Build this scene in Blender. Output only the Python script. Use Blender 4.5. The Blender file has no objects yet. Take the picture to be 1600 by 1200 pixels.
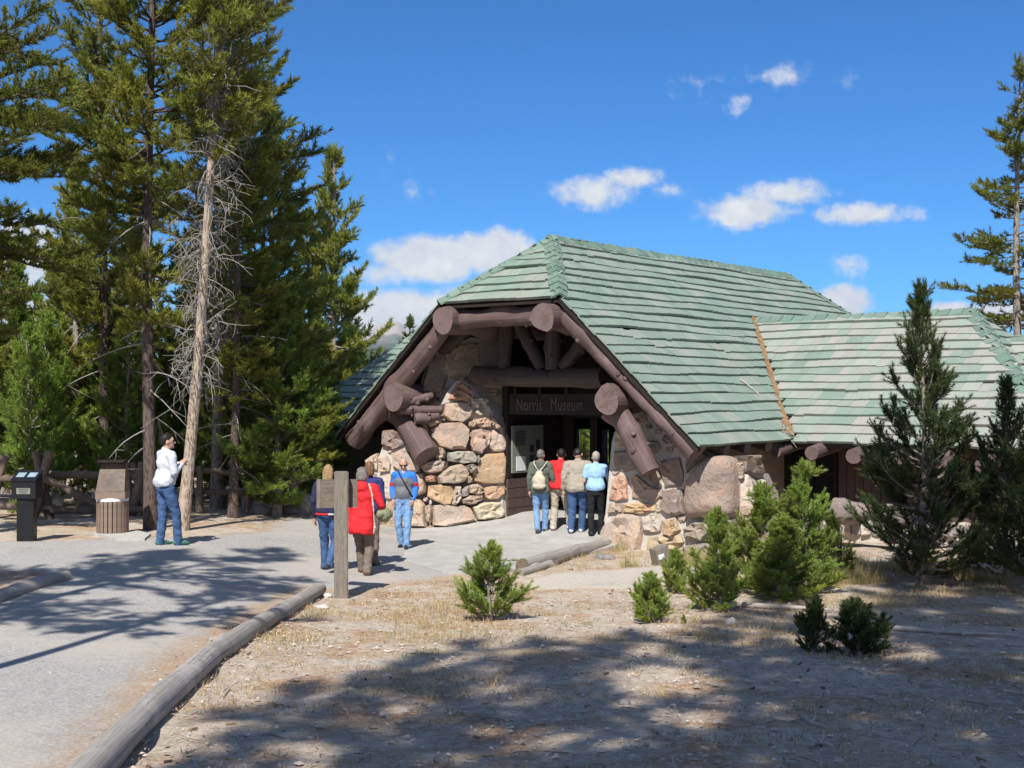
import bpy, bmesh, math, random
import numpy as np
from mathutils import Vector, Matrix, noise as mnoise
from mathutils.geometry import delaunay_2d_cdt

SC = bpy.context.scene
COL = SC.collection
R = math.radians
rnd = random.Random(7)

# ------------------------------------------------------------------ camera
CAM_Z = 2.78
FPX = 2000.0            # focal length in photo pixels (1600 wide)
PITCH = math.atan(15.0 / FPX)
cam_d = bpy.data.cameras.new('camera')
cam = bpy.data.objects.new('camera', cam_d)
COL.objects.link(cam)
cam.location = (0, 0, CAM_Z)
cam.rotation_euler = (math.pi / 2 + PITCH, 0, 0)
cam_d.sensor_width = 36.0
cam_d.sensor_fit = 'HORIZONTAL'
cam_d.lens = 36.0 * FPX / 1600.0
cam_d.clip_start = 0.1
cam_d.clip_end = 60000
SC.camera = cam

# ------------------------------------------------------------------ sun, sky, exposure
SUN_ELEV, SUN_TURN = R(49), R(13)       # light travels SUN_TURN to the right of the view direction
LH = np.array([math.sin(SUN_TURN), math.cos(SUN_TURN)])
sun_d = bpy.data.lights.new('sun', 'SUN')
sun = bpy.data.objects.new('sun', sun_d)
COL.objects.link(sun)
sun_d.energy = 5.0
sun_d.angle = R(0.53)
sun_d.color = (1.0, 0.962, 0.90)
_ld = Vector((LH[0] * math.cos(SUN_ELEV), LH[1] * math.cos(SUN_ELEV), -math.sin(SUN_ELEV)))
sun.rotation_euler = _ld.to_track_quat('-Z', 'Y').to_euler()
sun.location = (-20, -30, 40)

world = bpy.data.worlds.new('World')
SC.world = world
world.use_nodes = True
SC.view_settings.view_transform = 'Standard'
SC.view_settings.look = 'None'
SC.view_settings.exposure = 0.43
SC.view_settings.gamma = 1.0
SC.view_settings.use_curve_mapping = False
try:
    SC.cycles.use_denoising = True
    SC.cycles.max_bounces = 6
    SC.cycles.diffuse_bounces = 3
    SC.cycles.transparent_max_bounces = 6
    SC.cycles.volume_bounces = 0
except Exception:
    pass


class NT:
    """short-hand for building node trees"""
    def __init__(self, tree):
        self.t = tree
        self.n = tree.nodes
        self.l = tree.links

    def node(self, kind, **kw):
        nd = self.n.new(kind)
        for k, v in kw.items():
            setattr(nd, k, v)
        return nd

    def put(self, sock, val):
        if hasattr(val, 'links') or isinstance(val, bpy.types.NodeSocket):
            self.l.new(val, sock)
        else:
            sock.default_value = val

    def math(self, op, a, b=0.0, c=None, clamp=False):
        nd = self.n.new('ShaderNodeMath')
        nd.operation = op
        nd.use_clamp = clamp
        self.put(nd.inputs[0], a)
        self.put(nd.inputs[1], b)
        if c is not None:
            self.put(nd.inputs[2], c)
        return nd.outputs[0]

    def vmath(self, op, a, b=(0, 0, 0), out=0):
        nd = self.n.new('ShaderNodeVectorMath')
        nd.operation = op
        self.put(nd.inputs[0], a)
        self.put(nd.inputs[1], b)
        return nd.outputs[out]

    def mix(self, f, a, b, blend='MIX'):
        nd = self.n.new('ShaderNodeMix')
        nd.data_type = 'RGBA'
        nd.blend_type = blend
        self.put(nd.inputs['Factor'], f)
        self.put(nd.inputs[6], c4(a))
        self.put(nd.inputs[7], c4(b))
        return nd.outputs[2]

    def noise(self, vec, scale, detail=4.0, rough=0.55, out='Fac', dist=0.0):
        nd = self.n.new('ShaderNodeTexNoise')
        if vec is not None:
            self.l.new(vec, nd.inputs['Vector'])
        nd.inputs['Scale'].default_value = scale
        nd.inputs['Detail'].default_value = detail
        nd.inputs['Roughness'].default_value = rough
        nd.inputs['Distortion'].default_value = dist
        return nd.outputs[out]

    def voro(self, vec, scale, out='Distance', feature='F1'):
        nd = self.n.new('ShaderNodeTexVoronoi')
        nd.feature = feature
        if vec is not None:
            self.l.new(vec, nd.inputs['Vector'])
        nd.inputs['Scale'].default_value = scale
        return nd.outputs[out]

    def ramp(self, f, lo, hi):
        nd = self.n.new('ShaderNodeMapRange')
        nd.interpolation_type = 'SMOOTHSTEP'
        self.put(nd.inputs[0], f)
        nd.inputs[1].default_value = lo
        nd.inputs[2].default_value = hi
        return nd.outputs[0]

    def bump(self, h, strength, dist):
        nd = self.n.new('ShaderNodeBump')
        nd.inputs['Strength'].default_value = strength
        nd.inputs['Distance'].default_value = dist
        self.l.new(h, nd.inputs['Height'])
        return nd.outputs[0]


def c4(c):
    if isinstance(c, (tuple, list)) and len(c) == 3:
        return (c[0], c[1], c[2], 1.0)
    return c


# sky: Nishita plus fair-weather clouds laid out by direction
def build_world():
    nt = world.node_tree
    nt.nodes.clear()
    k = NT(nt)
    sky = k.node('ShaderNodeTexSky')
    sky.sky_type = 'NISHITA'
    sky.sun_disc = False
    sky.sun_elevation = SUN_ELEV
    sky.sun_rotation = math.pi + SUN_TURN
    sky.altitude = 2300
    sky.air_density = 1.0
    sky.dust_density = 0.3
    sky.ozone_density = 2.0
    blue = k.mix(1.0, sky.outputs[0], (0.32, 0.92, 1.52), 'MULTIPLY')
    tc = k.node('ShaderNodeTexCoord').outputs['Generated']
    sp = k.node('ShaderNodeSeparateXYZ')
    k.l.new(tc, sp.inputs[0])
    yy = k.math('MAXIMUM', sp.outputs[1], 0.08)
    a = k.math('DIVIDE', sp.outputs[0], yy)
    b = k.math('DIVIDE', sp.outputs[2], yy)
    cb = k.node('ShaderNodeCombineXYZ')
    k.l.new(a, cb.inputs[0])
    k.l.new(b, cb.inputs[1])
    ab = cb.outputs[0]
    front = k.ramp(sp.outputs[1], 0.1, 0.3)
    # (px, py, rx, ry, strength)
    clouds = [(668, 404, 100, 42, 1.7), (762, 394, 80, 38, 1.5), (600, 425, 60, 26, 0.9),
              (640, 490, 120, 42, 1.5), (720, 468, 70, 26, 0.8),
              (925, 302, 75, 30, 0.95), (985, 280, 48, 17, 0.8), (1050, 298, 40, 12, 0.42),
              (1180, 330, 88, 28, 1.1), (1230, 302, 72, 25, 1.05), (1345, 334, 88, 20, 0.85),
              (1195, 118, 85, 26, 0.55), (1160, 158, 46, 22, 0.4), (1100, 126, 22, 14, 0.2),
              (1330, 414, 32, 15, 0.4), (1312, 474, 50, 28, 1.5), (1483, 486, 40, 18, 1.4),
              (40, 400, 70, 60, 1.1), (20, 500, 100, 60, 0.9), (200, 430, 90, 40, 0.8),
              (672, 292, 38, 14, 0.1), (1550, 492, 70, 22, 1.2), (420, 470, 120, 40, 0.7)]
    tot = None
    n1 = k.noise(ab, 13.0, 7.0, 0.62)
    n2 = k.noise(ab, 55.0, 5.0, 0.6)
    nz = k.math('ADD', k.math('MULTIPLY', k.math('SUBTRACT', n1, 0.5), 2.3),
                k.math('MULTIPLY', k.math('SUBTRACT', n2, 0.5), 1.35))
    for (px, py, rx, ry, s) in clouds:
        d = k.vmath('SUBTRACT', ab, ((px - 800) / FPX, (615 - py) / FPX, 0))
        d = k.vmath('MULTIPLY', d, (FPX / rx, FPX / ry, 0))
        ln = k.vmath('LENGTH', d, out=1)
        m = k.math('MULTIPLY', k.math('SUBTRACT', 1.15, ln), s)
        tot = m if tot is None else k.math('MAXIMUM', tot, m)
    dens = k.math('ADD', tot, nz)
    mask = k.ramp(dens, 0.0, 0.85)
    mask = k.math('MULTIPLY', mask, front)
    # elsewhere in the sky: unseen clouds, cover raised to whiten the fill light
    gen = k.vmath('MULTIPLY', tc, (1, 1, 2.4))
    gn = k.noise(gen, 4.0, 7.0, 0.6)
    gm = k.math('MULTIPLY', k.ramp(gn, 0.46, 0.63), k.math('SUBTRACT', 1.0, front))
    gm = k.math('MULTIPLY', gm, k.ramp(sp.outputs[2], 0.0, 0.05))
    mask = k.math('MAXIMUM', mask, gm)
    # the undersides are greyer than the tops: compare density with that a little higher up
    up = k.vmath('ADD', ab, (-0.006, 0.011, 0))
    n3 = k.noise(up, 13.0, 7.0, 0.62)
    sh = k.math('ADD', k.math('MULTIPLY', k.math('SUBTRACT', n1, n3), 3.0), 0.62, clamp=True)
    cc = k.mix(sh, (6.0, 6.8, 8.2), (9.9, 10.1, 10.3))
    out = k.mix(mask, blue, cc)
    bg = k.node('ShaderNodeBackground')
    bg.inputs['Strength'].default_value = 0.067
    k.l.new(out, bg.inputs['Color'])
    wo = k.node('ShaderNodeOutputWorld')
    k.l.new(bg.outputs[0], wo.inputs['Surface'])


build_world()

# ------------------------------------------------------------------ projection helpers
_cp, _sp = math.cos(PITCH), math.sin(PITCH)


def ray(px, py):
    """direction with unit depth along +Y for a pixel of the photograph"""
    x = (px - 800) / FPX
    z = (600 - py) / FPX
    y2 = _cp - z * _sp
    z2 = _sp + z * _cp
    return np.array([x / y2, 1.0, z2 / y2])


def P(px, py, d):
    r = ray(px, py)
    return np.array([r[0] * d, d, CAM_Z + r[2] * d])


def project(p):
    x, y, z = p[0], p[1], p[2] - CAM_Z
    f = y * _cp + z * _sp
    up = -y * _sp + z * _cp
    return 800 + FPX * x / f, 600 - FPX * up / f


def S(t):
    t = np.clip(t, 0, 1)
    return t * t * (3 - 2 * t)


UU = np.array([math.sin(R(38.66)), math.cos(R(38.66))])   # along the museum's ridge, away from us
VV = np.array([-UU[1], UU[0]])                              # along its front, to the left


def W(u, v, z):
    return np.array([u * UU[0] + v * VV[0], u * UU[1] + v * VV[1], z])


def uv_of(p):
    return p[0] * UU[0] + p[1] * UU[1], p[0] * VV[0] + p[1] * VV[1]


def g(X, Y):
    """height of the ground"""
    X = np.asarray(X, float)
    Y = np.asarray(Y, float)
    lin = 0.0676 * (17 - Y)
    base = 0.5 * (lin + np.sqrt(lin * lin + 0.012)) - 0.02
    base = base + 0.16 * np.maximum(0, -Y - 3)  # unseen slope behind the viewpoint, invented to raise the shade pines
    left = 0.42 * S((-X - 1.2) / 4.5) * S((Y - 9) / 9.5)
    q = Y - (29.0 + 0.7 * np.maximum(X, 0))
    fall = -0.05 * 0.5 * (q + np.sqrt(q * q + 4))
    fall = np.maximum(fall, -8)
    return base + left + fall


def zp(X, Y):
    """height of the concrete patio"""
    u = X * UU[0] + Y * UU[1]
    return 0.018 + 0.128 * np.clip(u - 18.9, 0, 2.2) + 0 * X


def hit(px, py, fn=g, lo=2.0, hi=400.0):
    """where the ray of a pixel meets the ground"""
    r = ray(px, py)
    f = lambda t: CAM_Z + r[2] * t - float(fn(r[0] * t, t))
    t = lo
    step = 0.1
    while t < hi and f(t) > 0:
        t += step
        step = 0.1 + t * 0.004
    a, b = t - step, t
    for _ in range(30):
        m = (a + b) / 2
        if f(m) > 0:
            a = m
        else:
            b = m
    return np.array([r[0] * a, a, float(fn(r[0] * a, a))])


# ------------------------------------------------------------------ object helpers
def mesh_from(name, V, F, smooth=False, mats=(), idx=None, col=None):
    me = bpy.data.meshes.new(name)
    V = np.asarray(V, dtype=np.float32)
    if isinstance(F, np.ndarray):
        nf, k = F.shape
        me.vertices.add(len(V))
        me.vertices.foreach_set('co', V.ravel())
        me.loops.add(nf * k)
        me.loops.foreach_set('vertex_index', F.astype(np.int32).ravel())
        me.polygons.add(nf)
        me.polygons.foreach_set('loop_start', np.arange(0, nf * k, k, dtype=np.int32))
        me.polygons.foreach_set('loop_total', np.full(nf, k, dtype=np.int32))
        me.update(calc_edges=True)
    else:
        me.from_pydata([tuple(v) for v in V.tolist()], [], [tuple(f) for f in F])
        me.update()
    for m in mats:
        me.materials.append(m)
    if idx is not None:
        me.polygons.foreach_set('material_index', np.asarray(idx, dtype=np.int32))
    me.polygons.foreach_set('use_smooth', np.full(len(me.polygons), bool(smooth), dtype=bool))
    if col is not None:
        at = me.color_attributes.new('Col', 'FLOAT_COLOR', 'POINT')
        c = np.ones((len(V), 4), dtype=np.float32)
        c[:, :3] = col
        at.data.foreach_set('color', c.ravel())
    return me


def link(name, me, parent=None, loc=None):
    o = bpy.data.objects.new(name, me)
    COL.objects.link(o)
    if parent is not None:
        o.parent = parent
        if loc is None:     # mesh is in world coordinates: undo the parents' places
            q, off = parent, Vector((0, 0, 0))
            while q is not None:
                off += q.location
                q = q.parent
            o.location = -off
    if loc is not None:
        o.location = loc
    return o


def tag(o, label=None, cat=None, group=None, kind=None):
    if label:
        o['label'] = label
    if cat:
        o['category'] = cat
    if group:
        o['group'] = group
    if kind:
        o['kind'] = kind
    return o


def thing(name, label, cat, loc, rz=0.0, group=None):
    o = bpy.data.objects.new(name, None)
    o.empty_display_size = 0.2
    COL.objects.link(o)
    o.location = Vector([float(c) for c in loc])
    o.rotation_euler = (0, 0, rz)
    return tag(o, label, cat, group)


class MB:
    """collects shapes into one mesh"""
    def __init__(self):
        self.V, self.F, self.I = [], [], []
        self.G = {}

    def add(self, V, F, i=0):
        o = len(self.V)
        self.V += [tuple(map(float, v)) for v in V]
        self.F += [tuple(o + int(k) for k in f) for f in F]
        self.I += [i] * len(F)
        return self

    def box(self, c, s, rz=0.0, i=0, M=None):
        x, y, z = s[0] / 2, s[1] / 2, s[2] / 2
        V = [(-x, -y, -z), (x, -y, -z), (x, y, -z), (-x, y, -z), (-x, -y, z), (x, -y, z), (x, y, z), (-x, y, z)]
        ca, sa = math.cos(rz), math.sin(rz)
        if M is None:
            V = [(c[0] + p[0] * ca - p[1] * sa, c[1] + p[0] * sa + p[1] * ca, c[2] + p[2]) for p in V]
        else:
            V = [tuple(Vector(c) + M @ Vector(p)) for p in V]
        return self.add(V, [(0, 3, 2, 1), (4, 5, 6, 7), (0, 1, 5, 4), (1, 2, 6, 5), (2, 3, 7, 6), (3, 0, 4, 7)], i)

    def bar(self, a, b, w, h, up=(0, 0, 1), i=0):
        a, b = Vector(a), Vector(b)
        d = (b - a)
        L = d.length
        d.normalize()
        s = d.cross(Vector(up)).normalized()
        n = s.cross(d)
        M = Matrix((s, d, n)).transposed()
        return self.box((a + b) / 2, (w, L, h), 0, i, M)

    def tube(self, path, radii, seg=8, caps=True, i=0, cap_i=None, bump=0.0, seed=0, knots=0):
        V, F, I = tube(path, radii, seg, False, bump, seed, knots)
        o = len(self.V)
        self.V += [tuple(map(float, v)) for v in V]
        self.F += [tuple(o + k for k in f) for f in F]
        self.I += [i] * len(F)
        n = len(path)
        pa = np.asarray(path, float)
        al = np.concatenate([[0], np.cumsum(np.linalg.norm(np.diff(pa, axis=0), axis=1))]) + seed * 1.7
        for k in range(n):
            for j in range(seg):
                a = j * 2 * math.pi / seg
                self.G[o + k * seg + j] = (math.cos(a), math.sin(a), al[k])
        if caps:
            ci = i if cap_i is None else cap_i
            for k, flip in ((0, True), (n - 1, False)):
                ring = [tuple(map(float, V[k * seg + j])) for j in range(seg)]
                o2 = len(self.V)
                self.V += ring + [tuple(float(x) for x in pa[k])]
                for j in range(seg):
                    a = j * 2 * math.pi / seg
                    self.G[o2 + j] = (math.cos(a), math.sin(a), al[k])
                self.G[o2 + seg] = (0, 0, al[k])
                for j in range(seg):
                    f = (o2 + j, o2 + (j + 1) % seg, o2 + seg)
                    self.F.append(f[::-1] if flip else f)
                    self.I.append(ci)
        return self

    def prism(self, pts, h, i=0):
        """vertical prism from (x, y, z) base points"""
        n = len(pts)
        V = [tuple(p) for p in pts] + [(p[0], p[1], p[2] + h) for p in pts]
        F = [tuple(range(n - 1, -1, -1)), tuple(range(n, 2 * n))]
        F += [(k, (k + 1) % n, n + (k + 1) % n, n + k) for k in range(n)]
        return self.add(V, F, i)

    def extrude(self, pts, d, i=0):
        n = len(pts)
        pts = [np.asarray(p, float) for p in pts]
        d = np.asarray(d, float)
        V = pts + [p + d for p in pts]
        F = [tuple(range(n - 1, -1, -1)), tuple(range(n, 2 * n))]
        F += [(k, (k + 1) % n, n + (k + 1) % n, n + k) for k in range(n)]
        return self.add(V, F, i)

    def build(self, name, mats, parent=None, smooth=False, loc=None):
        if not isinstance(mats, (list, tuple)):
            mats = [mats]
        me = mesh_from(name, self.V, self.F, smooth, mats, self.I)
        if self.G:
            at = me.attributes.new('grain', 'FLOAT_VECTOR', 'POINT')
            gg = np.zeros((len(self.V), 3), dtype=np.float32)
            for q, w_ in self.G.items():
                gg[q] = w_
            at.data.foreach_set('vector', gg.ravel())
        return link(name, me, parent, loc)


def tube(path, radii, seg=8, caps=True, bump=0.0, seed=0, knots=0):
    path = np.asarray(path, float)
    n = len(path)
    radii = np.broadcast_to(np.asarray(radii, float), (n,)) if np.ndim(radii) == 0 else np.asarray(radii, float)
    T = np.gradient(path, axis=0)
    T /= np.linalg.norm(T, axis=1)[:, None] + 1e-9
    ref = np.array([0, 0, 1.0]) if abs(T[0][2]) < 0.8 else np.array([1.0, 0, 0])
    A = np.cross(T, ref)
    A /= np.linalg.norm(A, axis=1)[:, None]
    B = np.cross(T, A)
    th = np.arange(seg) * 2 * math.pi / seg
    rr = np.repeat(radii[:, None], seg, 1).copy()
    rs = np.random.RandomState(seed)
    if bump:
        ph = rs.rand(6) * 6.28
        tt = np.linspace(0, 1, n)[:, None]
        rr *= 1 + bump * (np.sin(th * 2 + ph[0] + 7 * tt) + np.sin(th * 3 + ph[1] - 9 * tt) * .7 + np.sin(ph[2] + 23 * tt) * .6 + np.sin(ph[3] + th + 41 * tt) * .5)
        rr *= 1 + bump * 0.5 * (rs.rand(n, seg) - .5)
    for _ in range(knots):
        kt, ka, ks = rs.rand(), rs.rand() * 6.28, .25 + .25 * rs.rand()
        dt = (np.linspace(0, 1, n)[:, None] - kt) * n / 1.1
        da = np.minimum(np.abs(th - ka), 6.283 - np.abs(th - ka)) / .5
        rr *= 1 + ks * np.exp(-dt ** 2 - da ** 2)
    V = path[:, None, :] + rr[:, :, None] * (np.cos(th)[None, :, None] * A[:, None, :] + np.sin(th)[None, :, None] * B[:, None, :])
    V = V.reshape(-1, 3)
    F, I = [], []
    for k in range(n - 1):
        for j in range(seg):
            j2 = (j + 1) % seg
            F.append((k * seg + j, k * seg + j2, (k + 1) * seg + j2, (k + 1) * seg + j))
            I.append(0)
    if caps:
        F.append(tuple(range(seg - 1, -1, -1)))
        F.append(tuple((n - 1) * seg + j for j in range(seg)))
        I += [1, 1]
    return V, F, I


def sheet(poly, spacing, zf, lift=0.0, jit=0.25, extra=None):
    """a draped sheet over a ground polygon: returns V, F"""
    poly = [Vector((p[0], p[1])) for p in poly]
    n = len(poly)
    pts = list(poly)
    edges = [(i, (i + 1) % n) for i in range(n)]
    xs = [p.x for p in poly]
    ys = [p.y for p in poly]
    x = min(xs)
    rs = random.Random(3)
    while x < max(xs):
        y = min(ys)
        while y < max(ys):
            sp = spacing
            pts.append(Vector((x + rs.uniform(-jit, jit) * sp, y + rs.uniform(-jit, jit) * sp)))
            y += spacing
        x += spacing
    res = delaunay_2d_cdt(pts, edges, [list(range(n))], 1, 1e-5)
    V2, F = res[0], res[2]
    V = np.array([(v.x, v.y, 0) for v in V2])
    V[:, 2] = zf(V[:, 0], V[:, 1]) + lift
    return V, [tuple(f) for f in F]


# ------------------------------------------------------------------ materials
def new_mat(name):
    m = bpy.data.materials.new(name)
    m.use_nodes = True
    k = NT(m.node_tree)
    b = m.node_tree.nodes['Principled BSDF']
    return m, k, b


def texco(k, kind='Object'):
    return k.node('ShaderNodeTexCoord').outputs[kind]


def worldpos(k):
    return k.node('ShaderNodeNewGeometry').outputs['Position']


def simple(name, col, rough=0.7, var=0.25, scale=8.0, bump=0.2, bd=0.01, stretch=(1, 1, 1), spec=0.3, pos='Object'):
    m, k, b = new_mat(name)
    v = k.vmath('MULTIPLY', texco(k, pos) if pos != 'World' else worldpos(k), stretch)
    n = k.noise(v, scale, 6, 0.6)
    n2 = k.noise(v, scale * 6, 3, 0.6)
    f = k.math('ADD', k.math('MULTIPLY', n, 0.65), k.math('MULTIPLY', n2, 0.35))
    lo = tuple(c * (1 - var) for c in col)
    hi = tuple(min(1, c * (1 + var)) for c in col)
    k.l.new(k.mix(k.ramp(f, 0.3, 0.7), lo, hi), b.inputs['Base Color'])
    b.inputs['Roughness'].default_value = rough
    b.inputs['Specular IOR Level'].default_value = spec
    if bump:
        k.l.new(k.bump(f, bump, bd), b.inputs['Normal'])
    return m


M = {}

def mat_log(name, lo, hi, crack, gscale=3.0, rough=.65, bd=.02):
    """bark-free log: grain runs along the log (attribute grain = round x, round y, metres along)"""
    m, k, b = new_mat(name)
    gv = k.node('ShaderNodeAttribute', attribute_name='grain').outputs['Vector']
    v = k.vmath('MULTIPLY', gv, (1, 1, .22))
    n1 = k.noise(v, gscale, 6, .65)
    n2 = k.noise(k.vmath('MULTIPLY', gv, (1, 1, .06)), gscale * 5, 4, .6)
    blot = k.noise(texco(k), 2.3, 5, .65)
    f = k.math('ADD', k.math('MULTIPLY', n1, .5), k.math('MULTIPLY', n2, .5))
    c = k.mix(k.ramp(f, .35, .66), lo, hi)
    c = k.mix(k.math('MULTIPLY', k.ramp(blot, .5, .7), .45), c, tuple(x * 1.35 for x in hi))
    ck = k.ramp(n2, .60, .70)
    c = k.mix(k.math('MULTIPLY', ck, .8), c, crack)
    kn = k.ramp(k.voro(k.vmath('MULTIPLY', gv, (1.2, 1.2, 1.1)), 1.7), .13, .03)
    c = k.mix(k.math('MULTIPLY', kn, .8), c, crack)
    k.l.new(c, b.inputs['Base Color'])
    b.inputs['Roughness'].default_value = rough
    b.inputs['Specular IOR Level'].default_value = .25
    h = k.math('SUBTRACT', f, k.math('MULTIPLY', ck, .6))
    k.l.new(k.bump(h, .8, bd), b.inputs['Normal'])
    return m


def mat_log_end(name, lo, hi, crack):
    m, k, b = new_mat(name)
    gv = k.node('ShaderNodeAttribute', attribute_name='grain').outputs['Vector']
    flat = k.vmath('MULTIPLY', gv, (1, 1, 0))
    r = k.vmath('LENGTH', flat, out=1)
    wob_n = k.noise(flat, 2.5, 4, .6)
    ring = k.math('SINE', k.math('MULTIPLY', k.math('ADD', r, k.math('MULTIPLY', wob_n, .25)), 42))
    c = k.mix(k.math('ADD', k.math('MULTIPLY', ring, .12), .5, clamp=True), lo, hi)
    un = k.vmath('NORMALIZE', flat)
    cr = k.noise(un, 3.2, 3, .7)
    ck = k.math('MULTIPLY', k.ramp(cr, .60, .66), k.ramp(r, .1, .5))
    c = k.mix(k.math('MULTIPLY', ck, .85), c, crack)
    c = k.mix(k.math('MULTIPLY', k.ramp(k.noise(texco(k), 6, 5, .65), .45, .7), .4), c, crack)
    k.l.new(c, b.inputs['Base Color'])
    b.inputs['Roughness'].default_value = .8
    b.inputs['Specular IOR Level'].default_value = .2
    k.l.new(k.bump(k.math('SUBTRACT', k.math('MULTIPLY', ring, .06), ck), .6, .02), b.inputs['Normal'])
    return m


M['log'] = mat_log('painted_log', (.095, .064, .060), (.175, .122, .116), (.030, .021, .019))
M['log_shaded'] = mat_log('painted_log_shaded', (.05, .038, .034), (.092, .07, .064), (.02, .014, .012))  # same paint as the outer logs, porch shade put into a darker colour
M['log_end'] = mat_log_end('painted_log_end', (.155, .108, .103), (.20, .145, .138), (.055, .038, .035))
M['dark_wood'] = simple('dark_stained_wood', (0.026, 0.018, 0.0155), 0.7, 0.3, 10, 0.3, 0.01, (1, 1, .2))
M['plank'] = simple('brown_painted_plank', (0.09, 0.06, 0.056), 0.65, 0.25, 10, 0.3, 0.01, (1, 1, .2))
M['soffit'] = simple('soffit_wood', (0.022, 0.017, 0.015), 0.8, 0.3, 8, 0.2)
M['post_wood'] = simple('brown_grey_post', (0.20, 0.175, 0.145), 0.85, 0.3, 9, 0.6, 0.012, (4, 4, .6))
M['grey_wood'] = mat_log('weathered_grey_wood', (.235, .215, .19), (.40, .37, .335), (.075, .065, .055), 3.0, .85, .015)
M['grey_end'] = mat_log_end('weathered_grey_end', (.22, .185, .15), (.32, .28, .235), (.07, .055, .045))
M['brown_wood'] = mat_log('weathered_brown_wood', (.11, .08, .06), (.21, .165, .13), (.04, .03, .022), 3.0, .85, .012)
M['board_brown'] = simple('weathered_brown_board', (0.17, 0.135, 0.105), 0.85, 0.35, 9, 0.5, 0.012, (.6, 4, 4))
M['mortar'] = simple('pale_mortar', (0.48, 0.44, 0.39), 0.9, 0.2, 16, 0.5, 0.02, pos='World')
M['teal'] = simple('teal_paint', (0.10, 0.27, 0.30), 0.45, 0.15, 8, 0.1)
M['rust'] = simple('rusty_flashing', (0.22, 0.13, 0.065), 0.85, 0.4, 12, 0.4)
M['black'] = simple('black_plastic', (0.012, 0.013, 0.014), 0.4, 0.2, 10, 0.05)
M['paper'] = simple('white_paper', (0.72, 0.74, 0.76), 0.6, 0.06, 10, 0)
M['print'] = simple('dark_print', (0.05, 0.05, 0.05), 0.6, 0.3, 30, 0)
M['letter'] = simple('pale_brown_letter', (0.13, 0.095, 0.08), 0.6, 0.2, 10, 0.1)
M['board_grey'] = simple('pale_board', (0.21, 0.22, 0.19), 0.6, 0.12, 10, 0.05)
M['bin'] = simple('tan_bin_slats', (0.22, 0.16, 0.125), 0.6, 0.2, 8, 0.2)
M['bin_metal'] = simple('brown_bin_hood', (0.12, 0.085, 0.06), 0.5, 0.5, 3, 0.15)
M['concrete_pad'] = simple('concrete_pad', (0.42, 0.40, 0.37), 0.9, 0.15, 12, 0.3)
M['white_rock'] = simple('pale_rock', (0.50, 0.46, 0.42), 0.9, 0.25, 9, 0.6, 0.03)
M['grey_rock'] = simple('grey_rock', (0.22, 0.205, 0.19), 0.9, 0.4, 7, 0.7, 0.03)
M['dead_twig'] = simple('dead_grey_twig', (0.27, 0.25, 0.23), 0.85, 0.3, 12, 0.2)
M['stick'] = simple('bleached_stick', (0.42, 0.37, 0.31), 0.85, 0.25, 14, 0.3)


def mat_glass():
    m, k, b = new_mat('dark_window_glass')
    b.inputs['Base Color'].default_value = (0.015, 0.017, 0.02, 1)
    b.inputs['Roughness'].default_value = 0.08
    b.inputs['Specular IOR Level'].default_value = 0.5
    return m


M['glass'] = mat_glass()


def mat_bark(name, a, c, lichen=None):
    m, k, b = new_mat(name)
    v = texco(k)
    w = k.vmath('MULTIPLY', v, (1, 1, 0.28))
    n = k.voro(w, 26, 'Distance')
    n2 = k.noise(v, 2.2, 5, 0.6)
    n3 = k.noise(w, 40, 3, 0.6)
    f = k.math('ADD', k.math('MULTIPLY', n, 0.9), k.math('MULTIPLY', n3, 0.45))
    col = k.mix(k.ramp(f, 0.25, 0.85), a, c)
    if lichen:
        col = k.mix(k.math('MULTIPLY', k.ramp(n2, 0.5, 0.66), 0.75), col, lichen)
    k.l.new(col, b.inputs['Base Color'])
    b.inputs['Roughness'].default_value = 0.9
    b.inputs['Specular IOR Level'].default_value = 0.15
    k.l.new(k.bump(f, 0.8, 0.02), b.inputs['Normal'])
    return m


M['bark_dark'] = mat_bark('dark_pine_bark', (0.05, 0.037, 0.03), (0.13, 0.10, 0.085))
M['bark_grey'] = mat_bark('grey_pine_bark', (0.13, 0.105, 0.085), (0.30, 0.26, 0.22))
M['bark_tan'] = mat_bark('tan_scaly_bark', (0.17, 0.11, 0.07), (0.42, 0.34, 0.26), (0.36, 0.34, 0.31))


def mat_leaf(name, trans=0.3, rough=0.45):
    m, k, b = new_mat(name)
    at = k.node('ShaderNodeAttribute', attribute_name='Col')
    k.l.new(at.outputs['Color'], b.inputs['Base Color'])
    b.inputs['Roughness'].default_value = rough
    b.inputs['Specular IOR Level'].default_value = 0.3
    tr = k.node('ShaderNodeBsdfTranslucent')
    k.l.new(at.outputs['Color'], tr.inputs['Color'])
    mx = k.node('ShaderNodeMixShader')
    mx.inputs[0].default_value = trans
    k.l.new(b.outputs[0], mx.inputs[1])
    k.l.new(tr.outputs[0], mx.inputs[2])
    k.l.new(mx.outputs[0], m.node_tree.nodes['Material Output'].inputs['Surface'])
    return m


M['needle'] = mat_leaf('pine_needles', 0.45)
M['dry_grass'] = mat_leaf('dry_grass_blades', 0.25, 0.6)


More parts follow.
